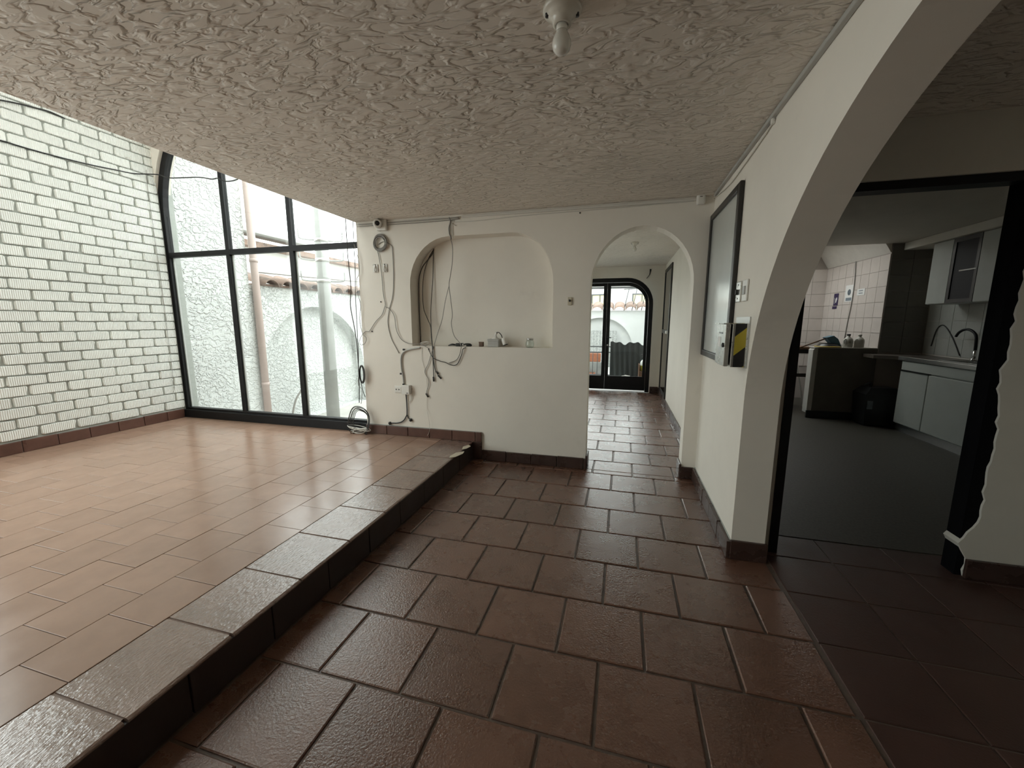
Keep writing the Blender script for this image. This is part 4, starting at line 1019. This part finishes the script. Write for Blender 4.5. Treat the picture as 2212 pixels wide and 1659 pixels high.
niche_cable([(924, 750, YB + .01), (928, 760, YB - .012), (936, 773, YB - .014), (950, 780, YB - .012), (962, 783, YB - .012), (973, 788, YB - .012), (983, 789, YB - .012), (990, 783, YB - .012), (997, 766, YB - .012), (1000, 754, YB - .012), (1010, 750, YB + .01)], .0036, 'dark_cable', 'black lead looping below the niche from the adapter')
niche_cable([(912, 752, YB - .004), (911, 775, YB - .006), (915, 790, YB - .006), (921, 820, YB - .006), (923, 850, YB - .006), (922, 880, YB - .006), (927, 910, YB - .024), (928, 930, YB - .026), (923, 941, YB - .026)], .0014, 'white_cable', 'very thin white wire hanging from the niche to the skirting')
tg = MB()
for k in range(4):
    p = px(918 + k * 1.5, 746 - k, 'Y', YB + .03); r_ = .035 + .006 * k
    tg.tube([(p.x + r_ * math.cos(a), YB + .03 + .02 * math.sin(a) - .01 * k, NZ0 + .022 + .018 * math.sin(a + k)) for a in [i * 2 * PI / 12 for i in range(12)]], .0028, 6, True, True)
obj('cable_tangle', tg, 'white_cable', None, 'small tangle of pale wire on the left end of the niche shelf', 'cable coil')
# plugs on the loose ends
for k, ((x, y), (x2, y2), lab) in enumerate((((920, 850), (925, 858), 'small dark plug on the lowest wavy cable'), ((936, 814), (937, 824), 'slim dark plug at the end of the bowed cable'), ((941, 802), (947, 807), 'frayed upper end of the split cable'), ((946, 811), (953, 818), 'frayed lower end of the split cable'))):
    obj('cable_plug', MB().tube([wp(x, y, .012), wp(x2, y2, .012)], .0075, 8, False), 'dark_cable', None, lab, 'plug', 'loose cable ends')
# grey conduit with outlet and junction box
cable('grey_conduit', [(908, 751), (890, 754), (876, 758), (868, 766), (866, 780), (868, 800), (871, 815), (872, 832)], .0080, 'grey_plastic', 'grey conduit curving from the niche corner down to the white junction box', .012)
p = wp(861, 841, 0)
ol = thing('wall_outlet', (p.x, YB, p.z), 'pale double wall socket left of the white junction box', 'socket')
obj('plate', MB().bbox((p.x - .040, YB - .007, p.z - .034), (p.x + .036, YB - .0005, p.z + .034), .003), 'white_plastic', ol)
obj('insert', MB().bbox((p.x - .032, YB - .010, p.z - .022), (p.x + .030, YB - .006, p.z + .022), .002), 'white_plastic', ol)
for dx in (-.018, .012): obj('slot', MB().box((p.x + dx - .008, YB - .0108, p.z - .006), (p.x + dx + .004, YB - .0098, p.z + .006)), 'black_plastic', ol)
p = wp(880, 841, 0)
jb = thing('junction_box', (p.x, YB, p.z), 'square white junction box on the back wall with a small dark mark', 'junction box')
obj('body', MB().bbox((p.x - .040, YB - .046, p.z - .043), (p.x + .044, YB - .001, p.z + .046), .004), 'white_plastic', jb)
obj('mark', MB().slab([(p.x + .014, p.z - .034), (p.x + .022, p.z - .034), (p.x + .024, p.z - .026), (p.x + .028, p.z - .034), (p.x + .036, p.z - .025), (p.x + .016, p.z - .025)], [], 'Y', YB - .0468, YB - .0458), 'black_plastic', jb)
obj('gland', MB().lathe([(.008, 0), (.008, .012), (0, .012)], 10, (p.x - .032, YB - .02, p.z + .045)), 'black_plastic', jb)
cable('black_lead', [(877, 852), (878, 862), (879, 880), (879, 895), (877, 900), (873, 907), (866, 912), (856, 914), (846, 914)], .0058, 'black_plastic', 'black lead from the junction box down to a plug above the skirting', .012)
cable('black_lead', [(879, 895), (881, 900), (884, 905), (888, 907)], .0042, 'dark_cable', 'short dark branch lead with a round end under the junction box', .010)
cable('white_lead', [(888, 852), (889, 858), (887, 865), (883, 870)], .0034, 'white_cable', 'short white lead below the junction box', .010)
for k, (x, y) in enumerate(((843, 914), (888, 907))):
    p = wp(x, y, .004); obj('wall_plug', MB().lathe([(.016, 0), (.016, .012), (.009, .020), (0, .020)], 14, p, R('X', PI / 2)), 'black_plastic', None, ('round black wall plug just above the skirting', 'round black wall plug right of the black lead')[k], 'plug', 'black plugs')
for k, (x, y) in enumerate(((873, 755), (867, 807), (873, 830))):
    p = wp(x, y, .004); obj('cable_clip', MB().bbox((p.x - .008, YB - .022, p.z - .008), (p.x + .006, YB - .002, p.z + .008), .002), 'black_plastic', None, ('black clip at the bend of the grey conduit', 'black clip halfway along the grey conduit', 'black clip on top of the junction box')[k], 'clip', 'conduit clips')
p = wp(1231, 651, 0)
sw = thing('light_switch', (p.x, YB, p.z), 'small yellowed switch on the back wall between niche and doorway', 'switch')
obj('plate', MB().bbox((p.x - .018, YB - .012, p.z - .032), (p.x + .018, YB - .001, p.z + .034), .003), 'yellowed_plastic', sw)
obj('toggle', MB().bbox((p.x - .006, YB - .022, p.z - .004), (p.x + .006, YB - .011, p.z + .014), .002), 'black_plastic', sw)
for k, (x, y) in enumerate(((1253, 460), (823, 652), (804, 716))):
    p = wp(x, y, .001); obj('wall_nail', MB().lathe([(.006, 0), (.006, .006), (.002, .008), (0, .008)], 8, p, R('X', PI / 2)), 'black_plastic', None, ('dark nail high on the back wall above the doorway', 'dark nail left of the crossing cables', 'dark nail near the wall corner')[k], 'nail', 'nails in the back wall')
p = wp(1513, 432, 0)
ms = thing('motion_sensor', (p.x, YB, p.z), 'small white motion sensor in the corner above the doorway', 'sensor')
obj('body', MB().bbox((p.x - .030, YB - .042, p.z - .040), (p.x + .030, YB - .001, p.z + .048), .012), 'white_plastic', ms)
obj('slit', MB().box((p.x - .010, YB - .0435, p.z + .012), (p.x + .008, YB - .0415, p.z + .016)), 'black_plastic', ms)

# ------------------------------------------------------------------ things on the niche shelf
NZ = NZ0
p = px(992, 749, 'Y', YB + .05)
ad = thing('power_adapter', (p.x, YB + .05, NZ), 'black power adapter with bundled lead on the niche shelf', 'adapter')
obj('brick', MB().bbox((p.x - .03, YB + .03, NZ + .001), (p.x + .035, YB + .08, NZ + .030), .006), 'black_plastic', ad)
obj('lead', MB().tube([(p.x - .03, YB + .05, NZ + .015), (p.x - .07, YB + .045, NZ + .02), (p.x - .11, YB + .05, NZ + .006)], .005), 'black_plastic', ad)
obj('lead', MB().tube([(p.x - .03, YB + .04, NZ + .010), (p.x - .06, YB + .035, NZ + .012), (p.x - .10, YB + .04, NZ + .006)], .005), 'black_plastic', ad)
obj('lead_bundle', MB().tube([(p.x + .035, YB + .05, NZ + .012), (p.x + .07, YB + .045, NZ + .022), (p.x + .11, YB + .05, NZ + .020), (p.x + .115, YB + .055, NZ + .008), (p.x + .07, YB + .055, NZ + .007)], .008), 'black_plastic', ad)
obj('label', MB().bbox((p.x + .036, YB + .035, NZ + .008), (p.x + .046, YB + .05, NZ + .024), .001), 'white_plastic', ad)
p = px(1040, 749, 'Y', YB + .06)
bx_ = thing('small_brown_box', (p.x, YB + .06, NZ), 'tiny brown cardboard box on the niche shelf', 'box')
obj('carton', MB().bbox((p.x - .020, YB + .045, NZ + .001), (p.x + .018, YB + .08, NZ + .044), .002), 'brown_card', bx_)
obj('flap', MB().box((p.x - .021, YB + .044, NZ + .037), (p.x + .019, YB + .046, NZ + .045)), 'brown_card', bx_)
p = px(1064, 749, 'Y', YB + .045)
gb = thing('camera_junction_box', (p.x, YB + .06, NZ), 'grey junction box with a bullet camera drooping from its bracket on the niche shelf', 'camera')
x0 = p.x - .045
obj('box', MB().bbox((x0, YB + .035, NZ + .001), (x0 + .105, YB + .125, NZ + .055), .005), 'grey_plastic', gb)
obj('lid', MB().bbox((x0 - .003, YB + .032, NZ + .050), (x0 + .108, YB + .128, NZ + .072), .005), 'grey_plastic', gb)
obj('bracket', MB().lathe([(.036, 0), (.036, .006), (.014, .014), (.010, .030), (0, .030)], 18, (x0 + .066, YB + .075, NZ + .072)), 'white_plastic', gb)
obj('arm', MB().tube([(x0 + .066, YB + .075, NZ + .10), (x0 + .069, YB + .07, NZ + .118), (x0 + .082, YB + .06, NZ + .130)], .010, 8), 'white_plastic', gb)
obj('lead', MB().tube([(x0 + .082, YB + .06, NZ + .132), (x0 + .105, YB + .052, NZ + .131), (x0 + .127, YB + .048, NZ + .110), (x0 + .138, YB + .046, NZ + .085)], .004), 'black_plastic', gb)
Mc = R('Y', -.30) 
hd = Vector((x0 + .166, YB + .055, NZ + .022))
obj('camera_body', MB().lathe([(.022, 0), (.024, .008), (.024, .050), (.018, .062), (0, .064)], 18, hd, Mc), 'white_plastic', gb)
obj('camera_front', MB().lathe([(0, -.006), (.023, -.006), (.0225, .002), (0, .002)], 18, hd, Mc), 'black_plastic', gb)
p = px(1144, 752, 'Y', YB + .055)
jr = thing('glass_jar', (p.x, YB + .06, NZ), 'small empty glass jar with a rim on the right of the niche shelf', 'jar')
obj('glass', MB().lathe([(.030, .001), (.037, .006), (.040, .022), (.039, .042), (.032, .060), (.026, .067)], 24, (p.x, YB + .065, NZ)), 'jar_glass', jr)
obj('rim', MB().lathe([(.024, .065), (.030, .067), (.030, .080), (.027, .082), (.024, .080)], 24, (p.x, YB + .065, NZ)), 'galvanised', jr)
obj('base', MB().lathe([(0, .001), (.030, .001), (.030, .005), (0, .005)], 20, (p.x, YB + .065, NZ)), 'jar_glass', jr)

# ------------------------------------------------------------------ things on the right wall
wbx = thing('framed_board', (XR, 3.03, 1.03), 'large shiny grey board in a black frame on the right wall', 'board')
by0, by1, bz0, bz1, bw_ = 2.625, 3.43, 1.040, 2.078, .055
obj('panel', MB().box((XR - .014, by0 + .02, bz0 + .02), (XR - .004, by1 - .02, bz1 - .02)), 'board_face', wbx)
for (a0, a1, c0_, c1_) in ((by0, by0 + bw_, bz0, bz1), (by1 - bw_ * .8, by1, bz0, bz1), (by0 + bw_, by1 - bw_ * .8, bz0, bz0 + bw_ * .8), (by0 + bw_, by1 - bw_ * .8, bz1 - bw_ * .8, bz1)):
    obj('frame_side', MB().bbox((XR - .026, a0, c0_), (XR - .002, a1, c1_), .006), 'board_frame', wbx)
for k, (ya, yb_) in enumerate(((2.500, 2.592), (2.380, 2.470))):
    t = thing('switch_plate', (XR, (ya + yb_) / 2, 1.405), ('chrome-faced key switch plate nearer the framed board', 'white rocker switch plate nearer the arch')[k], 'switch', 'switches on the right wall')
    obj('plate', MB().bbox((XR - .010, ya, 1.405), (XR - .001, yb_, 1.518), .004), 'metal_box' if k == 0 else 'white_plastic', t)
    if k == 0:
        obj('toggle', MB().bbox((XR - .024, (ya + yb_) / 2 - .006, 1.445), (XR - .009, (ya + yb_) / 2 + .006, 1.475), .003), 'black_plastic', t)
        for z in (1.425, 1.50): obj('screw', MB().lathe([(.004, 0), (.004, .002), (0, .002)], 8, (XR - .010, (ya + yb_) / 2, z), R('Y', -PI / 2)), 'black_plastic', t)
    else:
        obj('rocker', MB().bbox((XR - .016, ya + .025, 1.44), (XR - .009, yb_ - .025, 1.485), .003), 'grey_plastic', t)
mb_ = thing('metal_key_box', (XR, 2.42, 1.06), 'small metal box with hazard stripes and an ajar door below the switches', 'metal box')
MY0, MY1, MZ0, MZ1, MD = 2.300, 2.545, 1.062, 1.288, .078
obj('back_plate', MB().box((XR - .006, MY0 - .006, MZ0 - .004), (XR - .001, MY1 + .004, MZ1 + .034)), 'galvanised', mb_)
obj('body', MB().bbox((XR - MD, MY0, MZ0), (XR - .006, MY1, MZ1), .002), 'metal_box', mb_)
def clip(poly, x0, x1, z0, z1):
    for ax_, lim, keep in ((0, x0, 1), (0, x1, -1), (1, z0, 1), (1, z1, -1)):
        out = []
        for i in range(len(poly)):
            a, b = poly[i - 1], poly[i]; ia = (a[ax_] - lim) * keep >= 0; ib = (b[ax_] - lim) * keep >= 0
            if ia != ib:
                t_ = (lim - a[ax_]) / (b[ax_] - a[ax_]); out.append((a[0] + (b[0] - a[0]) * t_, a[1] + (b[1] - a[1]) * t_))
            if ib: out.append(b)
        poly = out
        if not poly: return None
    return poly
sx0, sx1 = XR - MD + .012, XR - .014
for k in range(7):
    b0 = MZ0 - .150 + k * .098
    pl = clip([(sx0 - .05, b0 - .03), (sx1 + .05, b0 + .105), (sx1 + .05, b0 + .203), (sx0 - .05, b0 + .068)], sx0, sx1, MZ0 + .001, MZ1 - .001)
    if pl: obj('hazard_stripe', MB().slab(pl, [], 'Y', MY0 - .0012, MY0 - .0002), 'hazard_black' if k % 2 else 'hazard_yellow', mb_)
for k in range(3):
    obj('top_tape', MB().box((sx0 - .005 + k * .018, MY0 + .03, MZ1 + .0002), (sx0 + .012 + k * .018, MY1 - .03, MZ1 + .0014)), 'hazard_yellow' if k % 2 == 0 else 'hazard_black', mb_)
dr_ = MB().bbox((-.022, -.240, 0), (0, 0, MZ1 - MZ0 - .006), .002)
hx, hy = XR - MD - .001, MY1
Md = Matrix.Translation((hx, hy, MZ0 + .003)) @ Matrix.Rotation(-.035, 4, 'Z')
door_ = obj('door', dr_.xf(Md), 'metal_box', mb_)
obj('slot', MB().box((-.0235, -.175, .168), (-.0222, -.075, .176)).xf(Md), 'black_plastic', door_)
obj('lock', MB().lathe([(.012, 0), (.012, .006), (.005, .009), (0, .009)], 14, (0, 0, 0), R('Y', -PI / 2)).xf(Md @ Matrix.Translation((-.022, -.205, .110))), 'black_plastic', door_)
obj('sticker', MB().box((-.0232, -.13, .095), (-.0222, -.06, .150)).xf(Md), 'paper', door_)
obj('lip', MB().box((-.034, -.242, MZ1 - MZ0 - .005), (.004, .002, MZ1 - MZ0 - .002)).xf(Md), 'metal_box', door_)
obj('ceiling_corner_trunking', MB().bbox((XR - .020, .3, ZC - .020), (XR - .001, YB - .05, ZC - .001), .003), 'grey_plastic', None, 'thin grey trunking in the corner of ceiling and right wall', 'trunking')
cable('wall_cable', [(1530, 434), (1545, 426), (1575, 400), (1605, 360), (1640, 310), (1668, 268), (1674, 256)], .0034, 'white_cable', 'pale cable sagging along the top of the right wall to a clip', plane=('X', XR - .006))
cable('wall_cable', [(1532, 430), (1560, 403), (1600, 352), (1640, 297), (1668, 262)], .0030, 'grey_cable', 'grey cable tight along the top of the right wall', plane=('X', XR - .005))
p = px(1674, 262, 'X', XR); obj('cable_clip', MB().bbox((XR - .016, p.y - .012, p.z - .012), (XR - .001, p.y + .008, p.z + .014), .003), 'white_plastic', None, 'white clip holding the cables high on the right wall', 'clip')

# ------------------------------------------------------------------ wires over brick wall, window and window corner
BX = XL + .027
cable('black_wire', [(-60, 205), (0, 216), (40, 224), (75, 233), (106, 241), (140, 256)], .0060, 'black_plastic', 'black wire high on the brick wall ending behind the ceiling edge', plane=('X', BX))
Pw = [px(x, y, 'X', BX) for x, y in ((-60, 290), (0, 303), (60, 321), (130, 340), (200, 357), (250, 367), (290, 375))]
Pw += [px(x, y, 'Y', YB - .03) for x, y in ((340, 377), (362, 384), (395, 384), (430, 383), (458, 387), (470, 385), (484, 391), (500, 391), (516, 386), (540, 375))]
obj('black_wire', MB().tube(Pw, .0055), 'black_plastic', None, 'long black wire crossing the brick wall and the arched window', 'cable')
cable('thin_wire', [(316, 367), (318, 400), (324, 440), (331, 490), (341, 560), (352, 640), (362, 720), (371, 790), (376, 835), (374, 848)], .0022, 'grey_cable', 'thin grey wire hanging down the bricks beside the window', plane=('X', BX))
WYc = YB - .022
def wcab(pts, r, m, label): cable('window_cable', pts, r, m, label, plane=('Y', WYc))
wcab([(746, 468), (748, 500), (752, 560), (758, 620), (757, 660), (766, 710), (771, 745), (774, 790), (776, 830), (776, 870)], .0045, 'dark_cable', 'dark cable hanging in front of the right window pane')
wcab([(762, 470), (764, 520), (767, 580), (768, 640), (771, 700), (774, 760), (775, 800), (783, 840), (789, 858)], .0035, 'dark_cable', 'second dark cable hanging close to the wall corner')
wcab([(764, 525), (774, 560), (776, 590), (770, 605), (772, 630), (779, 660), (777, 690), (783, 720), (791, 730), (788, 742), (779, 745), (777, 735), (783, 722)], .0026, 'grey_cable', 'thin looping grey cable at the wall corner')
wcab([(776, 805), (774, 830), (781, 840), (782, 855), (780, 872)], .0026, 'grey_cable', 'slack grey cable above the floor bundle by the window')
bun = MB()
for k in range(6):
    p = px(783 + k * .5, 808, 'Y', WYc); a_, b_ = .018 + .003 * k, .075 + .008 * (k % 3)
    bun.tube([(p.x + a_ * math.cos(t), WYc - .01 - .003 * k, p.z + b_ * math.sin(t)) for t in [i * 2 * PI / 12 for i in range(12)]], .003, 5, True, True)
obj('cable_bundle', bun, 'dark_cable', None, 'slim hank of cable hanging at the wall corner', 'cable coil')
fb = MB(); p = px(783, 905, 'Y', WYc)
for k in range(7):
    r_ = .10 + .008 * k; ph = random.uniform(-.1, .1)
    fb.tube([(p.x - .005 + r_ * math.cos(t) * .85, WYc - .02 - .006 * k + .012 * math.sin(3 * t), ZS + .125 + r_ * 1.12 * math.sin(t + ph)) for t in [i * 2 * PI / 14 for i in range(14)]], .0032, 5, True, True)
obj('cable_bundle', fb, 'dark_cable', None, 'large upright coil of dark cable standing on the floor at the window corner', 'cable coil')
fb = MB()
for k in range(6):
    r_ = .07 + .012 * k
    fb.tube([(p.x - .01 + r_ * math.cos(t), WYc - .05 + r_ * .35 * math.sin(t), ZS + .010 + .006 * k + .02 * (1 + math.sin(t + k))) for t in [i * 2 * PI / 12 for i in range(12)]], .0032, 5, True, True)
obj('cable_bundle', fb, 'white_cable', None, 'flat loops of pale cable lying on the floor at the window corner', 'cable coil')
obj('floor_cable', MB().tube([px(x, y, 'Z', ZS + .006) for x, y in ((714, 921), (730, 925), (755, 927), (775, 927), (788, 922))], .0045), 'white_cable', None, 'pale cable lying along the foot of the window', 'cable')
p = px(1403, 590, 'Y', YD - .01)
obj('cable_stub', MB().tube([(p.x + .015, YD - .002, p.z + .06), (p.x + .01, YD - .03, p.z + .02), (p.x, YD - .02, p.z - .03), (p.x - .045, YD - .015, p.z - .09)], [.016] + [.012] * 4 + [.008] * 5 + [.005] * 6, 8), 'black_plastic', None, 'black cable stub poking out of the corridor end wall', 'cable')
